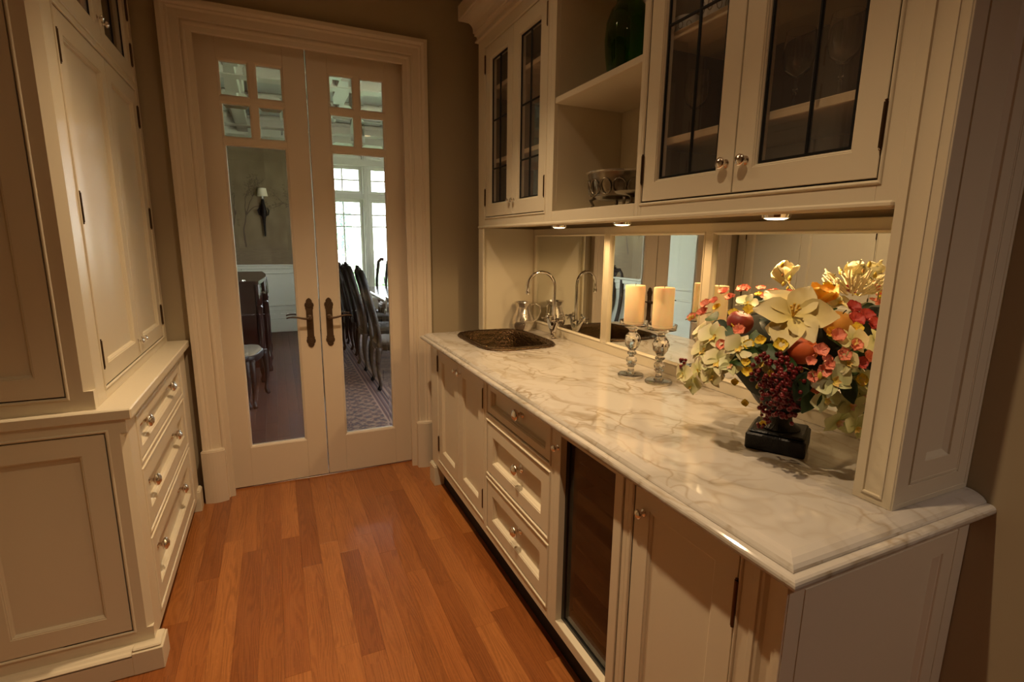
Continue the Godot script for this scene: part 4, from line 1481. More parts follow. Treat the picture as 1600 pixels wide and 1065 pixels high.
# ---------------------------------------------------------------- the dining room beyond the doors
const DX0 := -0.74
const DX1 := 3.3
const DZ := -8.82
func dining_room() -> void:
	var r := structure("floor_dining", "dark oak strip floor of the dining room")
	part(r, "subfloor", boxg(Vector3(-0.9, -0.2, -9.1), Vector3(3.5, -0.018, -3.25), 0), M.dark)
	var x := -0.74
	while x < 0.62:
		var z := -8.82 - rng.randf() * 1.0
		while z < -3.34:
			var z1 := minf(z + rng.randf_range(1.2, 2.4), -3.331)
			var za := maxf(z, -8.82)
			if z1 - za > 0.03:
				var g := Geo.new()
				g.uv_turn = true
				g.uvo = Vector2(rng.randf() * 3.0, rng.randf() * 5.0)
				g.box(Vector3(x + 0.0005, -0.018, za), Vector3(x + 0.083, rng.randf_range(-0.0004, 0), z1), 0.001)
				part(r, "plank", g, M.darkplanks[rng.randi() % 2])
			z = z1
		x += 0.0835
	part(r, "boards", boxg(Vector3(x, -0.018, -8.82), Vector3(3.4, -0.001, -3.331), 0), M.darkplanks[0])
	# walls
	var w := structure("wall_far", "dining room window wall with a painted landscape paper and white wainscot")
	var g := Geo.new()
	g.box(Vector3(-0.9, 0, -9.0), Vector3(0.66, 3.12, DZ))
	g.box(Vector3(2.86, 0, -9.0), Vector3(3.5, 3.12, DZ))
	g.box(Vector3(0.66, 0, -9.0), Vector3(2.86, 0.50, DZ))
	g.box(Vector3(0.66, 2.60, -9.0), Vector3(2.86, 3.12, DZ))
	part(w, "plaster", g, M.white)
	g = Geo.new()
	g.uvo = Vector2(0.06, -1.05)
	g.box(Vector3(DX0, 1.05, DZ), Vector3(0.56, 2.9, DZ + 0.004))
	part(w, "landscape_wallpaper", flipv(g), M.mural)
	wains(w, DX0, 0.60, DZ, 0)
	g = Geo.new()
	g.box(Vector3(DX0, 2.9, DZ), Vector3(DX1, 3.1, DZ + 0.06), 0.02)
	part(w, "cornice", g, M.white)
	# the windows of the far wall: three lights with transoms
	for k in 3:
		var x0 := 0.74 + k * 0.712
		window("window_%d" % (k + 1), ["far dining room window showing beside the chairs", "second dining room window to the right of the chairs", "third dining room window, mostly hidden by the door"][k], x0, x0 + 0.612, Vector3(0, 0, DZ), Basis.IDENTITY)
	g = Geo.new()
	for xx in [0.66, 1.352, 2.064, 2.776]:
		g.box(Vector3(xx, 0.5, -8.94), Vector3(xx + (0.08 if xx < 1 or xx > 2.7 else 0.10), 2.62, DZ + 0.012), 0.004)
		g.box(Vector3(xx + 0.02, 0.5, DZ), Vector3(xx + 0.075, 2.62, DZ + 0.03), 0.008)
	g.box(Vector3(0.60, 2.60, DZ), Vector3(2.92, 2.76, DZ + 0.035), 0.006)
	g.box(Vector3(0.58, 2.76, DZ), Vector3(2.94, 2.80, DZ + 0.06), 0.008)
	g.box(Vector3(0.60, 0.47, -8.95), Vector3(2.92, 0.51, DZ + 0.07), 0.008)
	g.box(Vector3(0.60, 0.38, DZ), Vector3(2.92, 0.47, DZ + 0.02), 0.004)
	g.box(Vector3(0.56, 0.0, DZ), Vector3(DX1, 0.16, DZ + 0.022), 0.004)
	g.box(Vector3(0.66, 2.09, -8.93), Vector3(2.86, 2.17, DZ + 0.02), 0.006)
	part(w, "window_casing", g, M.white)
	# left wall: white panelling, then wallpaper
	w = structure("wall_dining_left", "dining room side wall with white panelling and a painted landscape paper")
	part(w, "plaster", boxg(Vector3(-0.9, 0, -9.0), Vector3(DX0, 3.12, -3.25), 0), M.white)
	var bl := Basis(Vector3(0, 0, -1), Vector3(0, 1, 0), Vector3(1, 0, 0))
	g = Geo.new()
	g.uvo = Vector2(0, -1.05)
	g.box(Vector3(1.18, 1.05, 0), Vector3(5.56, 2.9, 0.004))
	part(w, "landscape_wallpaper", flipv(g), M.mural, Vector3(DX0, 0, -3.25), bl)
	g = Geo.new()
	for p in [[0.0, 0.34], [0.42, 0.98]]:
		for q in [[0.16, 0.9], [0.98, 2.1], [2.2, 2.95]]:
			g.ring(p[0] + 0.06, q[0], p[1], q[1], [Vector2(0, 0), Vector2(0.004, 0.012), Vector2(0.012, 0.016), Vector2(0.02, 0.006), Vector2(0.024, 0)], false)
	g.box(Vector3(1.06, 0, 0), Vector3(1.18, 2.95, 0.035), 0.008)
	part(w, "panel_moulding", g, M.white, Vector3(DX0, 0, -3.25), bl)
	g = Geo.new()
	wain_geo(g, 1.2, 5.55)
	part(w, "wainscot", g, M.white, Vector3(DX0, 0, -3.25), bl)
	w = structure("wall_dining_right", "dining room side wall with a tall window")
	g = Geo.new()
	for q in [[-9.0, -5.6], [-4.4, -3.25]]:
		g.box(Vector3(DX1, 0, q[0]), Vector3(DX1 + 0.15, 3.12, q[1]))
	for q in [[-5.6, -4.4]]:
		g.box(Vector3(DX1, 0, q[0]), Vector3(DX1 + 0.15, 0.5, q[1]))
		g.box(Vector3(DX1, 2.6, q[0]), Vector3(DX1 + 0.15, 3.12, q[1]))
	part(w, "plaster", g, M.white)
	var br := Basis(Vector3(0, 0, 1), Vector3(0, 1, 0), Vector3(-1, 0, 0))
	window("window_4", "dining room side window across from the panelled wall", 0, 1.2, Vector3(DX1, 0, -5.6), br)
	w = structure("ceiling_dining", "coffered dining room ceiling with white beams")
	part(w, "coffer", boxg(Vector3(-0.9, 3.1, -9.0), Vector3(3.5, 3.22, -3.25), 0), M.coffer)
	for zz in [-3.5, -4.7, -5.9, -7.1, -8.3]:
		g = Geo.new()
		g.box(Vector3(DX0, 2.95, zz - 0.09), Vector3(DX1, 3.1, zz + 0.09), 0.01)
		g.box(Vector3(DX0, 3.04, zz - 0.13), Vector3(DX1, 3.1, zz + 0.13), 0.02)
		part(w, "beam", g, M.beam)
	for xx in [-0.3, 0.75, 1.8, 2.85]:
		g = Geo.new()
		g.box(Vector3(xx - 0.08, 2.955, -8.82), Vector3(xx + 0.08, 3.1, -3.25), 0.01)
		g.box(Vector3(xx - 0.12, 3.045, -8.82), Vector3(xx + 0.12, 3.1, -3.25), 0.02)
		part(w, "beam", g, M.beam)
	furniture()
	outside()

func flipv(g: Geo) -> Geo:
	# pictures run downwards
	for k in g.t.size():
		g.t[k] = Vector2(g.t[k].x, 2.0 - g.t[k].y)
	return g

func wain_geo(g: Geo, x0: float, x1: float) -> void:
	g.box(Vector3(x0, 0.0, 0), Vector3(x1, 0.2, 0.02), 0.004)
	g.box(Vector3(x0, 0.2, 0), Vector3(x1, 0.225, 0.026), 0.008)
	g.box(Vector3(x0, 0.985, 0), Vector3(x1, 1.03, 0.022), 0.006)
	g.box(Vector3(x0, 1.03, 0), Vector3(x1, 1.055, 0.042), 0.01)
	var n := maxi(1, int((x1 - x0) / 0.75))
	for k in n:
		var a := lerpf(x0, x1, float(k) / n) + 0.06
		var b := lerpf(x0, x1, float(k + 1) / n) - 0.06
		g.ring(a, 0.40, b, 0.93, [Vector2(0, 0), Vector2(0.004, 0.012), Vector2(0.012, 0.016), Vector2(0.02, 0.006), Vector2(0.024, 0)], false)
	g.box(Vector3(x0, 0.335, 0), Vector3(x1, 0.36, 0.014), 0.005)

func wains(w: Node, x0: float, x1: float, z: float, _k: int) -> void:
	var g := Geo.new()
	wain_geo(g, x0, x1)
	part(w, "wainscot", g, M.white, Vector3(0, 0, z))

func window(called: String, label: String, u0: float, u1: float, at: Vector3, basis: Basis) -> void:
	var r := structure(called, label, at, basis)
	var cols := 2 if u1 - u0 < 0.9 else 3
	for s in [[0.51, 2.09, [1.655, 1.845]], [2.17, 2.60, [2.385]]]:
		var g := Geo.new()
		g.ring(u0, s[0], u1, s[1], [Vector2(0, -0.1), Vector2(0, -0.05), Vector2(0.04, -0.05), Vector2(0.05, -0.058), Vector2(0.05, -0.1)])
		part(r, "sash", g, M.white)
		for c in range(1, cols):
			var u := lerpf(u0 + 0.05, u1 - 0.05, float(c) / cols)
			part(r, "muntin", boxg(Vector3(u - 0.011, s[0] + 0.05, -0.09), Vector3(u + 0.011, s[1] - 0.05, -0.058), 0.006), M.white)
		for v in s[2]:
			part(r, "muntin", boxg(Vector3(u0 + 0.05, v - 0.011, -0.089), Vector3(u1 - 0.05, v + 0.011, -0.059), 0.006), M.white)
		var vs: Array = [s[0] + 0.05] + s[2] + [s[1] - 0.05]
		for q in vs.size() - 1:
			for c in cols:
				part(r, "pane", boxg(Vector3(lerpf(u0 + 0.05, u1 - 0.05, float(c) / cols), vs[q], -0.077), Vector3(lerpf(u0 + 0.05, u1 - 0.05, float(c + 1) / cols), vs[q + 1], -0.0745), 0), M.glass)

func cabriole(r: Node, p: Vector3, out: Vector3, h: float) -> void:
	var g := Geo.new()
	var pts := []
	var rad := []
	for k in 15:
		var f := k / 14.0
		var b := sin(f * PI * 0.9 + 0.35) * 0.035 - f * f * 0.012 + 0.018 * pow(f, 6)
		if k >= 13:
			b += 0.016 * (k - 12)
		pts.append(p + Vector3(0, h * (1.0 - f), 0) + out * b)
		rad.append(lerpf(0.034, 0.014, minf(f * 1.35, 1)) if k < 12 else [0.017, 0.021, 0.018][k - 12])
	pts[14].y = 0.014
	g.tube(pts, rad, 10)
	part(r, "leg", g, M.chair)

func make_chair(label: String, at: Vector3, turn: float, cloth: Material, arms := false) -> Node3D:
	# front looks along +z
	var r := thing("dining_chair", label, "chair", at, Basis(Vector3.UP, turn), "carved dark dining chairs")
	for s in [-1.0, 1.0]:
		cabriole(r, Vector3(s * 0.215, 0, 0.19), Vector3(s * 0.75, 0, 0.65), 0.43)
		cabriole(r, Vector3(s * 0.185, 0, -0.19), Vector3(s * 0.35, 0, -0.9), 0.43)
	var g := Geo.new()
	var shp := func(sc: float) -> Array:
		var row := []
		for k in 28:
			var a := TAU * k / 28
			var c := cos(a)
			var sn := sin(a)
			row.append(Vector2(signf(c) * pow(absf(c), 0.6) * (0.245 + 0.02 * sn) * sc, signf(sn) * pow(absf(sn), 0.6) * 0.225 * sc))
		return row
	g = Geo.new()
	var rows := []
	for q in [[0.9, 0.40], [1.0, 0.40], [1.0, 0.455], [0.93, 0.458]]:
		var row := []
		for p in shp.call(q[0]):
			row.append(Vector3(p.x, q[1], p.y))
		rows.append(row)
	g.grid(rows, true)
	part(r, "seat_frame", g, M.chair)
	g = Geo.new()
	rows = []
	for q in [[0.93, 0.45], [0.94, 0.47], [0.88, 0.487], [0.6, 0.497], [0.05, 0.5]]:
		var row := []
		for p in shp.call(q[0]):
			row.append(Vector3(p.x, q[1], p.y))
		rows.append(row)
	g.grid(rows, true)
	part(r, "seat", g, cloth)
	# back: shaped uprights, crest and a vase splat
	var rake := func(y: float) -> float: return -0.20 - 0.02 * sin((y - 0.45) * 3.0) - 0.12 * pow(clampf((y - 0.5) / 0.65, 0, 1), 1.6)
	for s in [-1.0, 1.0]:
		g = Geo.new()
		var pts := []
		var rad := []
		for k in 15:
			var f := k / 14.0
			var y := lerpf(0.43, 1.09, f)
			pts.append(Vector3(s * (0.185 + 0.035 * sin(f * PI * 1.25) + 0.012 * f), y, rake.call(y)))
			rad.append(0.027 - 0.005 * sin(f * PI))
		pts.append(Vector3(s * 0.13, 1.135, rake.call(1.13)))
		pts.append(Vector3(s * 0.07, 1.125, rake.call(1.13)))
		pts.append(Vector3(0, 1.15, rake.call(1.15)))
		rad.append_array([0.028, 0.026, 0.032])
		g.tube(pts, rad, 10)
		part(r, "back_post", g, M.chair)
	g = Geo.new()
	var prof := [0.075, 0.06, 0.045, 0.058, 0.085, 0.105, 0.11, 0.1, 0.07, 0.055, 0.07, 0.1]
	var fr := []
	var bk := []
	for k in prof.size():
		var y := lerpf(0.46, 1.13, k / float(prof.size() - 1))
		var zz: float = rake.call(y)
		fr.append([Vector3(prof[k], y, zz + 0.006), Vector3(0, y, zz + 0.009), Vector3(-prof[k], y, zz + 0.006), Vector3(-prof[k], y, zz - 0.006), Vector3(prof[k], y, zz - 0.006)])
	g.grid(fr, true)
	part(r, "splat", g, M.chair)
	for e in [1.0, -1.0]:
		g = Geo.new()
		g.tube([Vector3(e * 0.03, 1.14, rake.call(1.14)), Vector3(e * 0.06, 1.165, rake.call(1.14) - 0.01), Vector3(e * 0.045, 1.185, rake.call(1.14) - 0.012), Vector3(e * 0.02, 1.175, rake.call(1.14))], [0.012, 0.014, 0.012, 0.009], 8)
		part(r, "carved_scroll", g, M.chair)
	return r

func furniture() -> void:
	var sc := smat(Color(0.26, 0.21, 0.16), 0.8)
	var first := make_chair("carved dark dining chair in the row seen through the right door, nearest of the row", Vector3(1.04, 0.012, -5.05), PI / 2, sc)
	var n := 0
	for c in [[Vector3(1.03, 0.012, -5.88), PI / 2 + 0.04, "second carved dark dining chair from the door in the row seen through the right door"], [Vector3(1.05, 0.012, -6.70), PI / 2, "third carved dark dining chair from the door in the row seen through the right door"], [Vector3(1.06, 0.012, -7.50), PI / 2 - 0.05, "carved dark dining chair of the row that stands closest to the window"],
		[Vector3(2.32, 0.012, -5.3), -PI / 2, "carved dark dining chair across the table, nearest the doors"], [Vector3(2.32, 0.012, -6.3), -PI / 2, "carved dark dining chair across the table, in the middle"], [Vector3(1.67, 0.012, -8.15), 0.0, "carved dark dining chair at the window end of the table"]]:
		var o := first.duplicate()
		o.name = numbered("dining_chair")
		add_child(o, true)
		o.transform = Transform3D(Basis(Vector3.UP, c[1]), c[0])
		tag(o, c[2])
		n += 1
	var k := make_chair("dark carved chair with a pale woven seat in front of the sideboard", Vector3(-0.40, 0.0, -5.02), PI / 2 - 0.2, M.seat)
	k.set_meta("group", "")
	k.remove_meta("group")
	# table
	var r := thing("dining_table", "long dark polished dining table behind the row of chairs", "table", Vector3(1.68, 0.012, -6.4))
	var g := Geo.new()
	g.box(Vector3(-0.55, 0.715, -1.45), Vector3(0.55, 0.75, 1.45), 0.01)
	part(r, "tabletop", g, M.side)
	part(r, "apron", boxg(Vector3(-0.45, 0.64, -1.3), Vector3(0.45, 0.715, 1.3), 0.004), M.side)
	for zz in [-0.8, 0.8]:
		g = Geo.new()
		g.lathe([Vector2(0.0, 0.1), Vector2(0.07, 0.1), Vector2(0.09, 0.16), Vector2(0.05, 0.24), Vector2(0.075, 0.36), Vector2(0.085, 0.45), Vector2(0.05, 0.52), Vector2(0.06, 0.6), Vector2(0.09, 0.64)], Vector3(0, 0, zz), 20)
		var pd := part(r, "pedestal", g, M.side)
		for a in [-1.0, 1.0]:
			g = Geo.new()
			g.tube([Vector3(0, 0.17, zz), Vector3(a * 0.18, 0.15, zz), Vector3(a * 0.32, 0.06, zz), Vector3(a * 0.4, 0.02, zz)], [0.05, 0.042, 0.03, 0.02], 10)
			part(pd, "foot", g, M.side)
	g = Geo.new()
	g.uv_turn = true
	g.uvo = Vector2(-0.33, 8.2)
	g.box(Vector3(0.33, 0.0, -8.2), Vector3(3.15, 0.012, -3.75), 0.004)
	solo("rug", g, M.rug, "large dark patterned rug with a striped border under the dining chairs", "rug")
	# bow-fronted sideboard
	r = thing("sideboard", "dark red-brown polished bow-front sideboard seen through the left door", "sideboard", Vector3(DX0 + 0.045, 0, -5.62), FACE_L)
	var bow := func(u0: float, u1: float, d0: float, d1: float) -> Array:
		var o := [Vector2(u1, 0), Vector2(u0, 0)]
		for q in 15:
			var f := q / 14.0
			o.append(Vector2(lerpf(u0, u1, f), lerpf(d0, d1, sin(f * PI)) - 0.02))
		o.reverse()
		return o
	var plan: Array = bow.call(0.04, 1.66, 0.50, 0.56)
	plan.reverse()
	g = Geo.new()
	g.prism(rev(plan), 0.16, 1.0)
	part(r, "body", g, M.side)
	g = Geo.new()
	g.prism(rev(bow2(bow, 0.0, 1.70, 0.545, 0.60)), 1.0, 1.035)
	part(r, "top", g, M.side)
	for u in [0.07, 0.55, 1.15, 1.63]:
		g = Geo.new()
		var dd := 0.505 + 0.06 * sin((u - 0.04) / 1.62 * PI)
		g.lathe([Vector2(0, 0), Vector2(0.03, 0), Vector2(0.034, 0.03), Vector2(0.022, 0.07), Vector2(0.034, 0.13), Vector2(0.036, 0.17), Vector2(0.024, 0.22), Vector2(0.03, 0.3), Vector2(0.034, 0.5), Vector2(0.026, 0.74), Vector2(0.036, 0.77), Vector2(0.022, 0.79), Vector2(0.036, 0.82), Vector2(0.036, 0.9), Vector2(0.03, 1.0)], Vector3(u, 0, dd), 18)
		part(r, "column", g, M.side)
	for q in [[0.11, 0.51], [0.59, 1.11], [1.19, 1.59]]:
		var dd := 0.5 + 0.06 * sin(((q[0] + q[1]) / 2 - 0.04) / 1.62 * PI)
		var d := part(r, "drawer", boxg(Vector3(q[0], 0.82, dd - 0.05), Vector3(q[1], 0.97, dd + 0.008), 0.004), M.side)
		g = Geo.new()
		g.lathe([Vector2(0.006, 0), Vector2(0.006, 0.01), Vector2(0.014, 0.016), Vector2(0.012, 0.024), Vector2(0, 0.027)], Vector3((q[0] + q[1]) / 2, 0.895, dd + 0.008), 12, Vector3(0, 0, 1))
		part(d, "knob", g, M.bronze)
		part(r, "door", boxg(Vector3(q[0], 0.24, dd - 0.05), Vector3(q[1], 0.77, dd + 0.008), 0.004), M.side)
	r = thing("candlestick", "small silver candlestick on the sideboard", "candlestick", Vector3(-0.33, 1.0351, -5.72))
	g = Geo.new()
	g.lathe([Vector2(0, 0), Vector2(0.04, 0), Vector2(0.04, 0.006), Vector2(0.015, 0.015), Vector2(0.008, 0.05), Vector2(0.013, 0.07), Vector2(0.007, 0.09), Vector2(0.02, 0.1), Vector2(0.02, 0.108), Vector2(0.01, 0.11), Vector2(0.01, 0.13), Vector2(0, 0.13)], Vector3.ZERO, 18)
	part(r, "stick", g, M.silver)
	# wall sconce
	r = thing("sconce", "dark wall sconce with a small white shade on the far wall", "sconce", Vector3(-0.118, 1.48, DZ + 0.006))
	g = Geo.new()
	g.lathe([Vector2(0, 0), Vector2(0.008, 0.0), Vector2(0.012, 0.03), Vector2(0.018, 0.18), Vector2(0.028, 0.28), Vector2(0.045, 0.31), Vector2(0.05, 0.36), Vector2(0.038, 0.42), Vector2(0.025, 0.48), Vector2(0.018, 0.54), Vector2(0, 0.55)], Vector3(0, 0, 0.05), 16)
	g.tube([Vector3(0, 0.36, 0.05), Vector3(0, 0.36, 0.0)], 0.03, 10)
	for e in [-1.0, 1.0]:
		g.tube([Vector3(0, 0.3, 0.06), Vector3(e * 0.06, 0.32, 0.07), Vector3(e * 0.075, 0.38, 0.07), Vector3(e * 0.05, 0.42, 0.065)], [0.012, 0.012, 0.011, 0.006], 8)
	part(r, "arm", g, M.chair)
	g = Geo.new()
	g.lathe([Vector2(0, 0.54), Vector2(0.012, 0.54), Vector2(0.012, 0.62), Vector2(0, 0.625)], Vector3(0, 0, 0.05), 12)
	part(r, "candle_tube", g, M.porcelain)
	g = Geo.new()
	g.lathe([Vector2(0.075, 0.585), Vector2(0.056, 0.70), Vector2(0.0545, 0.70), Vector2(0.0735, 0.585)], Vector3(0, 0, 0.07), 24)
	part(r, "shade", g, M.shade)

func rev(a: Array) -> Array:
	var b := a.duplicate()
	b.reverse()
	return b

func bow2(f: Callable, a: float, b: float, c: float, d: float) -> Array:
	return rev(f.call(a, b, c, d))

func outside() -> void:
	var w := structure("ground_outside", "lawn outside the dining room windows")
	part(w, "lawn", boxg(Vector3(-20, -0.5, -40), Vector3(30, -0.3, -9.0), 0), M.grass)
	part(w, "lawn", boxg(Vector3(3.46, -0.5, -9.0), Vector3(30, -0.3, 8), 0), M.grass)
	var g := Geo.new()
	leaf_cloud(g, Vector3(1.6, 0.25, -11.6), Vector3(2.6, 0.62, 0.55), 2600, 0.075)
	var h := solo("hedge", g, M.hedge, "clipped green hedge outside the far dining room window", "hedge", Vector3.ZERO)
	tag(h, "", "", "", "stuff")
	g = Geo.new()
	leaf_cloud(g, Vector3(1.36, 1.75, -12.6), Vector3(0.34, 0.75, 0.34), 900, 0.07)
	var t := thing("tree", "small blue-green tree outside the far dining room window", "tree", Vector3.ZERO)
	var f := part(t, "foliage", g, M.leafy)
	f.set_meta("kind", "stuff")
	g = Geo.new()
	g.tube([Vector3(1.36, -0.3, -12.6), Vector3(1.37, 0.6, -12.6), Vector3(1.36, 1.6, -12.6)], [0.05, 0.04, 0.025], 8)
	part(t, "trunk", g, M.chair)

func leaf_cloud(g: Geo, c: Vector3, e: Vector3, n: int, s: float) -> void:
	for k in n:
		var p := Vector3(rng.randf_range(-1, 1), rng.randf_range(-1, 1), rng.randf_range(-1, 1))
		p = p.normalized() * pow(rng.randf(), 0.4)
		if e.x > 1:
			p.x = rng.randf_range(-1, 1)
		var o := c + p * e
		var a := Vector3(rng.randf_range(-1, 1), rng.randf_range(-1, 1), rng.randf_range(-1, 1)).normalized()
		var b := a.cross(Vector3(rng.randf_range(-1, 1), rng.randf_range(-1, 1), rng.randf_range(-1, 1))).normalized()
		g.quad(o - a * s, o + b * s * 0.5, o + a * s, o - b * s * 0.5)

# ---------------------------------------------------------------- the urn of silk flowers
const HEART := Vector3(1.195, 1.10, -0.885)
func petal_geo(L: float, W: float, cup: float, curl: float, ruffle := 0.0, tip := 0.5, base_col := Color.WHITE, tip_col := Color.WHITE, nu := 7, nv := 5) -> Geo:
	# grows along +x from the origin, upper side +z
	var g := Geo.new()
	var rows := []
	for i in nu:
		var f := float(i) / (nu - 1)
		var wd := W * (sin(pow(f, tip) * PI * 0.93 + 0.07) + 0.05)
		var row := []
		for j in nv:
			var s := float(j) / (nv - 1) * 2.0 - 1.0
			row.append(Vector3(L * (f - 0.05 * s * s * f), wd * s * 0.5, L * (curl * f * f + cup * s * s * 0.25 * sin(f * PI)) + ruffle * L * sin(s * 7.0 + f * 9.0) * f * absf(s)))
		rows.append(row)
	g.grid(rows)
	for k in g.c.size():
		g.c[k] = base_col.lerp(tip_col, clampf(g.t[k].y * float(nu) / (nu - 1), 0, 1))
	return g

func facing(nrm: Vector3, spin := 0.0) -> Basis:
	var z := nrm.normalized()
	var x := Vector3.UP.cross(z).normalized()
	return Basis(x, z.cross(x), z).rotated(z, spin)

func merge(g: Geo, h: Geo, t: Transform3D) -> void:
	var b := g.v.size()
	for k in h.v.size():
		g.v.append(t * h.v[k])
		g.n.append((t.basis * h.n[k]).normalized())
		g.t.append(h.t[k])
		g.c.append(h.c[k])
	for k in h.ix:
		g.ix.append(k + b)

func vmat(back := 0.3) -> StandardMaterial3D:
	var m := petal(Color.WHITE, back)
	m.vertex_color_use_as_albedo = true
	return m

func flowers() -> void:
	var r := thing("urn", "black footed urn on a square block holding the silk flowers", "urn", Vector3(1.19, 0.914, -0.886), Basis(Vector3.UP, deg_to_rad(31)))
	var g := Geo.new()
	g.box(Vector3(-0.07, 0, -0.07), Vector3(0.07, 0.044, 0.07), 0.004)
	g.box(Vector3(-0.064, 0.044, -0.064), Vector3(0.064, 0.052, 0.064), 0.004)
	part(r, "plinth", g, M.urn)
	g = Geo.new()
	g.lathe([Vector2(0.0, 0.05), Vector2(0.05, 0.05), Vector2(0.05, 0.056), Vector2(0.038, 0.062), Vector2(0.03, 0.072), Vector2(0.027, 0.086), Vector2(0.036, 0.090), Vector2(0.036, 0.096), Vector2(0.03, 0.1)], Vector3.ZERO, 28)
	part(r, "stem", g, M.urn)
	g = Geo.new()
	var rows := []
	for k in 15:
		var f := k / 14.0
		var y := lerpf(0.098, 0.208, f)
		var rad := lerpf(0.03, 0.108, pow(f, 0.55)) if f < 0.85 else lerpf(0.1, 0.122, (f - 0.85) / 0.15)
		var row := []
		for j in 64:
			var a := TAU * j / 64
			var rr := rad * (1.0 + (0.035 * absf(sin(a * 9.0)) if f > 0.1 and f < 0.75 else 0.0))
			row.append(Vector3(cos(a) * rr, y, sin(a) * rr))
		rows.append(row)
	for q in [[0.118, 0.212], [0.1, 0.205], [0.03, 0.16]]:
		var row := []
		for j in 64:
			var a := TAU * j / 64
			row.append(Vector3(cos(a) * q[0], q[1], sin(a) * q[0]))
		rows.append(row)
	g.grid(rows, true)
	part(r, "bowl", g, M.urn)

	r = thing("flower_arrangement", "full arrangement of silk orchids, lilies, berries and leaves in the black urn", "flowers", HEART)
	var at := {
		"lily": [[Vector3(1.056, 1.281, -0.785), 0.09], [Vector3(1.252, 1.333, -0.967), 0.070], [Vector3(1.189, 1.299, -0.819), 0.060], [Vector3(1.330, 1.354, -0.842), 0.055]],
		"orchid": [[Vector3(0.978, 1.215, -0.935), 0.042], [Vector3(0.973, 1.178, -0.959), 0.040], [Vector3(0.971, 1.205, -0.848), 0.038], [Vector3(1.019, 1.104, -1.017), 0.040], [Vector3(0.960, 1.162, -0.895), 0.042], [Vector3(0.984, 1.096, -1.036), 0.036], [Vector3(1.000, 1.077, -1.010), 0.032], [Vector3(0.975, 1.116, -0.925), 0.034], [Vector3(1.124, 1.239, -0.689), 0.036], [Vector3(1.096, 1.196, -0.677), 0.030], [Vector3(1.068, 1.297, -0.923), 0.030]],
		"pale": [[Vector3(1.071, 1.158, -0.686), 0.044], [Vector3(1.191, 1.034, -0.737), 0.042], [Vector3(1.202, 1.029, -0.700), 0.036], [Vector3(1.157, 1.112, -0.675), 0.042], [Vector3(1.145, 1.153, -0.675), 0.036], [Vector3(1.133, 1.098, -0.680), 0.040], [Vector3(1.076, 1.110, -0.700), 0.034], [Vector3(0.961, 1.162, -0.860), 0.030], [Vector3(0.992, 1.069, -1.009), 0.028]],
		"coral": [[Vector3(1.099, 1.311, -1.027), 0.022], [Vector3(1.134, 1.319, -0.995), 0.025], [Vector3(1.066, 1.277, -1.053), 0.022], [Vector3(1.059, 1.253, -1.055), 0.024], [Vector3(1.036, 1.240, -1.069), 0.020], [Vector3(1.112, 1.297, -1.016), 0.020], [Vector3(1.082, 1.287, -1.041), 0.018], [Vector3(1.105, 1.313, -0.895), 0.022], [Vector3(1.163, 1.324, -0.965), 0.018], [Vector3(1.299, 1.338, -0.757), 0.020], [Vector3(1.099, 1.247, -0.707), 0.024], [Vector3(1.057, 1.218, -0.711), 0.022], [Vector3(1.094, 1.211, -0.684), 0.020], [Vector3(1.063, 1.190, -0.694), 0.018], [Vector3(1.126, 1.230, -0.682), 0.020], [Vector3(1.038, 1.162, -0.710), 0.018], [Vector3(1.037, 1.195, -0.716), 0.016], [Vector3(1.055, 1.176, -0.697), 0.020], [Vector3(1.216, 1.298, -0.755), 0.024], [Vector3(1.219, 1.281, -0.725), 0.026], [Vector3(1.216, 1.267, -0.705), 0.024], [Vector3(1.174, 1.277, -0.719), 0.026], [Vector3(1.276, 1.332, -0.804), 0.020], [Vector3(1.140, 1.191, -0.675), 0.020]],
		"gold": [[Vector3(1.008, 1.222, -0.771), 0.022], [Vector3(0.992, 1.226, -0.809), 0.018], [Vector3(1.036, 1.283, -0.887), 0.020], [Vector3(1.088, 1.269, -1.034), 0.018], [Vector3(1.024, 1.272, -0.921), 0.018], [Vector3(1.154, 1.261, -0.702), 0.019], [Vector3(0.970, 1.155, -0.817), 0.018], [Vector3(0.969, 1.176, -0.824), 0.014], [Vector3(1.251, 1.341, -0.846), 0.016], [Vector3(0.972, 1.121, -0.851), 0.012], [Vector3(1.015, 1.065, -0.852), 0.013], [Vector3(1.148, 1.153, -0.675), 0.020], [Vector3(0.989, 1.159, -0.772), 0.011], [Vector3(1.083, 1.005, -0.852), 0.012]],
		"leaf": [[Vector3(1.033, 1.250, -1.001), 0.050], [Vector3(1.039, 1.214, -1.045), 0.045], [Vector3(0.988, 1.205, -0.791), 0.060], [Vector3(1.033, 1.174, -0.715), 0.050], [Vector3(1.054, 1.141, -0.701), 0.050], [Vector3(0.976, 1.196, -0.815), 0.050], [Vector3(1.019, 1.250, -0.791), 0.045], [Vector3(0.975, 1.220, -0.879), 0.045], [Vector3(1.011, 1.202, -0.749), 0.050], [Vector3(1.093, 1.168, -0.675), 0.050], [Vector3(1.152, 1.226, -0.675), 0.050], [Vector3(1.049, 1.290, -0.877), 0.045], [Vector3(1.164, 1.318, -0.823), 0.045], [Vector3(1.110, 1.168, -0.675), 0.040], [Vector3(1.019, 1.186, -0.732), 0.050]],
	}
	g = Geo.new()
	g.lathe([Vector2(0, -0.07), Vector2(0.09, -0.04), Vector2(0.15, 0.03), Vector2(0.15, 0.1), Vector2(0.1, 0.16), Vector2(0, 0.18)], Vector3.ZERO, 16)
	part(r, "moss_core", g, smat(Color(0.09, 0.1, 0.04), 0.95))
	var cream := vmat(0.3)
	var ivory := Color(0.74, 0.63, 0.36)
	var white := Color(0.78, 0.69, 0.46)
	var lime := Color(0.52, 0.56, 0.22)
	var yel := Color(0.80, 0.62, 0.05)
	var coral := Color(0.80, 0.10, 0.035)
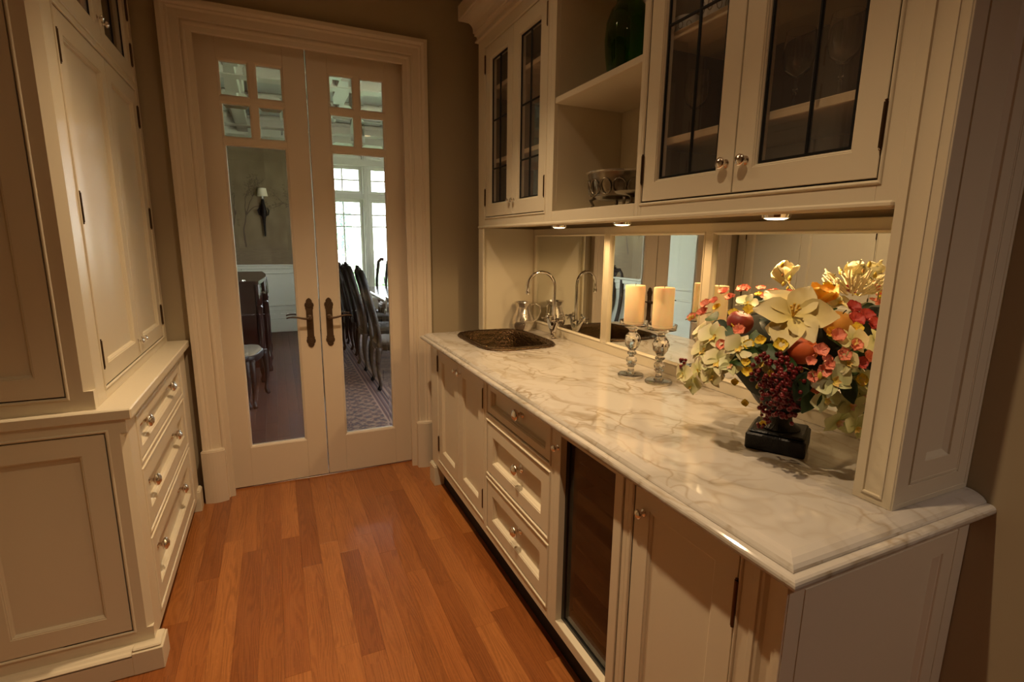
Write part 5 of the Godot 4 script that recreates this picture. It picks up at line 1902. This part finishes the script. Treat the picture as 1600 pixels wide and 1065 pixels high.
	var pinkish := Color(0.85, 0.5, 0.34)
	var leafm := petal(Color(0.16, 0.27, 0.06), 0.3)
	var leafd := petal(Color(0.09, 0.17, 0.05), 0.25)
	# smaller blooms that fill the gaps
	var seed_n := 0
	while seed_n < 46:
		var d := Vector3(rng.randf_range(-1.0, 0.35), rng.randf_range(-0.15, 1.0), rng.randf_range(-0.5, 1.0))
		if d.length() > 1.0 or d.length() < 0.3:
			continue
		d = d.normalized()
		var q := Vector3(1.195, 1.165, -0.885) + d * Vector3(0.225, 0.155, 0.225)
		q.z = minf(q.z, -0.68)
		if d.x > 0.1 and d.z > 0.6 or d.y < 0.05 and absf(d.x + 0.75) < 0.12:
			continue
		var kind: String = ["coral", "orchid", "gold", "leaf", "coral", "pale", "leaf", "gold"][seed_n % 8]
		at[kind].append([q, {"coral": 0.018, "gold": 0.016, "orchid": 0.03, "pale": 0.032, "leaf": 0.045}[kind] * rng.randf_range(0.85, 1.2)])
		seed_n += 1
	var M_l := {
		"lily": petal_geo(1, 0.78, 0.7, -0.3, 0.055, 1.05, Color(0.72, 0.6, 0.18), ivory).mesh(),
		"tall": petal_geo(1, 0.85, 0.7, 0.15, 0.08, 1.15, Color(0.86, 0.74, 0.36), Color(0.92, 0.86, 0.6)).mesh(),
		"gold": petal_geo(1, 0.95, 0.6, 0.1, 0.08, 1.1, Color(0.75, 0.3, 0.02), Color(0.82, 0.5, 0.06)).mesh(),
		"round": petal_geo(1, 1.2, 0.45, -0.15, 0.03, 1.0, Color(0.62, 0.6, 0.22), white).mesh(),
		"sepal": petal_geo(1, 0.6, 0.4, -0.15, 0.0, 0.8, Color(0.55, 0.58, 0.2), white).mesh(),
		"round_pale": petal_geo(1, 1.2, 0.45, -0.15, 0.03, 1.0, lime, Color(0.7, 0.68, 0.40)).mesh(),
		"sepal_pale": petal_geo(1, 0.62, 0.4, -0.15, 0.0, 0.8, lime, Color(0.66, 0.66, 0.36)).mesh(),
	}
	var lip := petal_geo(0.4, 0.34, 0.9, 0.6, 0.05, 0.7, yel, Color(0.75, 0.5, 0.2))
	var lip_p := petal_geo(0.4, 0.34, 0.9, 0.6, 0.05, 0.7, Color(0.7, 0.35, 0.05), Color(0.75, 0.5, 0.42))
	for kind in at:
		var n := 0
		for e in at[kind]:
			var p: Vector3 = e[0] - HEART
			var s: float = e[1]
			var out := (p * Vector3(1, 1.3, 1)).normalized()
			var nrm := (out + Vector3(-0.55, 0.25, 0.7) * 0.7).normalized()
			var b := facing(nrm, rng.randf_range(-0.5, 0.5))
			match kind:
				"lily":
					var up: bool = n != 0
					if up:
						nrm = (out + Vector3(-0.1, 0.7, 0.1)).normalized()
						b = facing(nrm, 0.4 * n)
					g = Geo.new()
					for k in 6:
						var a := k * TAU / 6
						var q := Vector3(cos(a) * 0.1, sin(a) * 0.1, 0.3) * s
						g.tube([Vector3.ZERO, q * 0.7 + Vector3(0, 0, s * 0.1), q + Vector3(0, 0, s * 0.15)], [s * 0.018, s * 0.015, s * 0.035], 6)
					for k in g.c.size():
						g.c[k] = Color(0.75, 0.45, 0.05)
					var f := part(r, "lily" if n < 2 else ("golden_magnolia" if n == 2 else "tall_lily"), g, cream, p, b)
					for k in 6:
						var tilt: float = [0.3, 0.95, 0.75, 1.05][n] + (0.14 if k % 2 else -0.08) + rng.randf_range(-0.1, 0.12)
						var bb := Basis(Vector3(0, 0, 1), k * TAU / 6 + rng.randf_range(-0.16, 0.16) + (0.42 if n == 0 else 0.0)) * Basis(Vector3(0, -1, 0), tilt) * Basis(Vector3(1, 0, 0), rng.randf_range(-0.3, 0.3))
						part(f, "petal", M_l[["lily", "tall", "gold", "tall"][n]], cream, Vector3(0, 0, 0.002 * (k % 2)), bb.scaled(Vector3.ONE * s * rng.randf_range(0.85, 1.05)))
				"orchid", "pale":
					var pale: bool = kind == "pale"
					g = Geo.new()
					for a in [-0.6, 0.6, -PI / 2]:
						merge(g, lip_p if pale and n % 2 else lip, Transform3D(Basis(Vector3(0, 0, 1), a - 0.0).scaled(Vector3.ONE * s * 0.75), Vector3(0, -0.1 * s, 0.05 * s)))
					var f := part(r, "orchid", g, cream, p, b)
					for k in 5:
						var a: float = [0.15, PI - 0.15, PI / 2, -PI / 2 + 0.75, -PI / 2 - 0.75][k]
						var bb := Basis(Vector3(0, 0, 1), a) * Basis(Vector3(0, -1, 0), rng.randf_range(-0.05, 0.4)) * Basis(Vector3(1, 0, 0), rng.randf_range(-0.25, 0.25))
						part(f, "petal", M_l[("round" if k < 2 else "sepal") + ("_pale" if pale else "")], cream, Vector3(0, 0, 0.03 * s if k < 2 else 0.0), bb.scaled(Vector3.ONE * s * (1.0 if k < 2 else 0.95)))
				"coral", "gold":
					g = Geo.new()
					var gold: bool = kind == "gold"
					var mix := rng.randf()
					var c0 := Color(0.72, 0.44, 0.03) if gold else pinkish.lerp(Color(0.8, 0.25, 0.1), mix)
					var c1 := yel if gold else coral.lerp(Color(0.82, 0.28, 0.2), mix)
					if not gold and n >= 18 and n < 24:
						c0 = Color(0.45, 0.04, 0.03)
						c1 = Color(0.5, 0.06, 0.05)
					var m := 4 if gold else 5
					var pg := petal_geo(s * 0.85, s * 0.95, 0.8, 0.1, 0.16, 1.35, c0 if gold else c1, c1 if gold else c0.lerp(c1, 0.35), 6, 6)
					for k in m:
						merge(g, pg, Transform3D(Basis(Vector3(0, 0, 1), k * TAU / m + rng.randf() * 0.3) * Basis(Vector3(0, -1, 0), 0.25 + rng.randf() * 0.35), Vector3.ZERO))
					part(r, "oncidium" if gold else "blossom", g, vmat(0.3) if n == -1 else cream, p, b)
				"leaf":
					var bb := facing(nrm, rng.randf() * TAU)
					part(r, "leaf", petal_geo(s * 1.35, s * 0.75, 0.3, -0.25, 0.02, 0.8), leafm if n % 3 else leafd, p - out * 0.012, bb)
			n += 1
	# filler leaves and blooms round the far side, towards the mirror
	for k in 16:
		var a := -0.2 + k * 0.22
		var o := Vector3(cos(a - 1.2) * 0.13, 0.0, -absf(sin(a)) * 0.2)
		var p := Vector3(o.x * 0.9, rng.randf_range(0.02, 0.2), o.z)
		p.x = minf(p.x, 0.12)
		if k % 2:
			part(r, "leaf", petal_geo(0.065, 0.036, 0.3, -0.25, 0.02, 0.8), leafm, p, facing(p, rng.randf() * TAU))
		else:
			g = Geo.new()
			var pg := petal_geo(0.036, 0.036, 0.4, -0.1, 0.03, 0.75, lime, white)
			for q in 5:
				merge(g, pg, Transform3D(Basis(Vector3(0, 0, 1), q * TAU / 5) * Basis(Vector3(0, -1, 0), 0.2), Vector3.ZERO))
			part(r, "orchid", g, cream, p, facing(p, 0))
	# hanging red berries
	g = Geo.new()
	var ball := Geo.new()
	ball.lathe([Vector2(0, -1), Vector2(0.6, -0.8), Vector2(0.95, -0.3), Vector2(0.95, 0.3), Vector2(0.6, 0.8), Vector2(0, 1)], Vector3.ZERO, 8)
	for k in 240:
		var f := pow(rng.randf(), 0.8)
		var ctr := Vector3(0.985, 1.205, -0.755).lerp(Vector3(1.04, 1.06, -0.775), f)
		var w := 0.012 + 0.032 * sin(minf(f * 1.1 + 0.15, 1.0) * PI * 0.75)
		var p := ctr + Vector3(rng.randf_range(-1, 1), rng.randf_range(-0.5, 0.5), rng.randf_range(-1, 1)) * w
		merge(g, ball, Transform3D(Basis().scaled(Vector3.ONE * rng.randf_range(0.0042, 0.006)), p - HEART))
	for k in 22:
		var f := k / 21.0
		var p := Vector3(1.045, 1.07, -0.82).lerp(Vector3(1.095, 0.985, -0.86), f) + Vector3(rng.randf_range(-1, 1), 0, rng.randf_range(-1, 1)) * 0.012
		merge(g, ball, Transform3D(Basis().scaled(Vector3.ONE * 0.0042), p - HEART))
	for k in 8:
		var p := Vector3(0.985, 1.12, -1.045) + Vector3(rng.randf_range(-1, 1) * 0.008, rng.randf_range(-0.016, 0.016), rng.randf_range(-1, 1) * 0.008)
		merge(g, ball, Transform3D(Basis().scaled(Vector3.ONE * 0.0045), p - HEART))
	var bm := smat(Color(0.4, 0.022, 0.035), 0.35)
	tag(part(r, "berries", g, bm), "", "", "", "stuff")
	# twigs with buds
	for t in [[Vector3(1.163, 1.315, -0.856), Vector3(1.227, 1.339, -0.933), Vector3(1.2, 1.386, -0.953)], [Vector3(1.174, 1.312, -0.83), Vector3(1.275, 1.338, -0.865), Vector3(1.28, 1.372, -0.847)], [Vector3(1.311, 1.342, -0.801), Vector3(1.31, 1.37, -0.798), Vector3(1.303, 1.393, -0.795)], [Vector3(1.329, 1.313, -0.767), Vector3(1.328, 1.345, -0.763), Vector3(1.314, 1.367, -0.785)], [Vector3(1.178, 1.318, -0.868), Vector3(1.225, 1.334, -0.915), Vector3(1.219, 1.35, -0.941)], [Vector3(1.02, 1.2, -0.80), Vector3(1.005, 1.127, -0.814), Vector3(1.09, 1.0, -0.862)], [Vector3(1.03, 1.175, -0.75), Vector3(1.05, 1.182, -0.72), Vector3(1.03, 1.165, -0.70)], [Vector3(1.06, 1.26, -1.03), Vector3(1.04, 1.25, -1.06), Vector3(1.02, 1.235, -1.08)]]:
		g = Geo.new()
		var a: Vector3 = t[0] - HEART
		var b: Vector3 = t[1] - HEART
		var c: Vector3 = t[2] - HEART
		var pts := []
		for k in 9:
			var f := k / 8.0
			pts.append(a.lerp(b, f).lerp(b.lerp(c, f), f))
		g.tube(pts, 0.0013, 5)
		for k in g.c.size():
			g.c[k] = Color(0.22, 0.2, 0.06)
		for k in [8, 6, 4]:
			var h := Geo.new()
			h.tint = [Color(0.55, 0.4, 0.05), Color(0.4, 0.2, 0.04)][k % 4 / 2]
			h.lathe([Vector2(0, -0.9), Vector2(0.45, -0.5), Vector2(0.5, 0.1), Vector2(0.25, 0.7), Vector2(0, 1)], Vector3.ZERO, 8)
			var side: Vector3 = Vector3(0.004, 0.002, 0.004) * (k - 6)
			merge(g, h, Transform3D(Basis().scaled(Vector3.ONE * (0.0095 if k == 8 else 0.007)), pts[k] + side))
		part(r, "twig", g, cream)
	# raffia bow
	g = Geo.new()
	for k in 70:
		var o := Vector3(1.305, 1.335, -0.815) - HEART
		var an := rng.randf() * TAU
		var d := Vector3(cos(an), rng.randf_range(-0.1, 0.5), sin(an))
		var pts := []
		for q in 8:
			var f := q / 7.0
			pts.append(o + d * (0.068 * sin(f * PI * 0.9)) + Vector3(-0.07, 0.0, 0.05) * (f - 0.5) + Vector3(0, 0.02 * sin(f * PI) - 0.012 * rng.randf(), 0))
		g.tube(pts, 0.0022, 5, true, 0.5)
	for k in g.c.size():
		g.c[k] = Color(0.86, 0.78, 0.5)
	tag(part(r, "raffia", g, cream), "", "", "", "stuff")
	# fruit among the flowers
	for q in [["apple", "red apple nestled among the cream orchids", Vector3(1.030, 1.252, -0.905), 0.031, Color(0.26, 0.03, 0.02), Color(0.36, 0.09, 0.04)], ["peach", "orange-red peach under the large cream lily", Vector3(1.052, 1.212, -0.752), 0.034, Color(0.58, 0.1, 0.02), Color(0.62, 0.2, 0.03)], ["peach", "yellow peach to the right of the large cream lily", Vector3(1.178, 1.262, -0.758), 0.033, Color(0.66, 0.3, 0.05), Color(0.66, 0.36, 0.08)]]:
		var o := thing(q[0], q[1], "fruit", q[2], Basis(Vector3(1, 0, 0), 0.3))
		g = Geo.new()
		var pr := []
		for k in 17:
			var a := -PI / 2 + PI * k / 16.0
			pr.append(Vector2(cos(a) * q[3] * (1.0 + 0.05 * sin(a)), sin(a) * q[3] * 0.95 - (0.007 * pow(maxf(sin(a) - 0.75, 0) * 4.0, 2) if k < 17 else 0.0)))
		pr[0].x = 0.0
		pr[16].x = 0.0
		g.lathe(pr, Vector3.ZERO, 24, Vector3.UP, 0.3)
		for k in g.c.size():
			g.c[k] = (q[4] as Color).lerp(q[5], 0.5 + 0.5 * sin(g.t[k].x * TAU * 1.0))
		var fm := smat(Color.WHITE, 0.5 if q[0] == "apple" else 0.6)
		fm.vertex_color_use_as_albedo = true
		part(o, "skin", g, fm)
		g = Geo.new()
		g.tube([Vector3(0, q[3] * 0.8, 0), Vector3(0.002, q[3] * 0.95, 0), Vector3(0.004, q[3] * 1.1, 0.002)], 0.0014, 6)
		part(o, "stalk", g, M.chair)
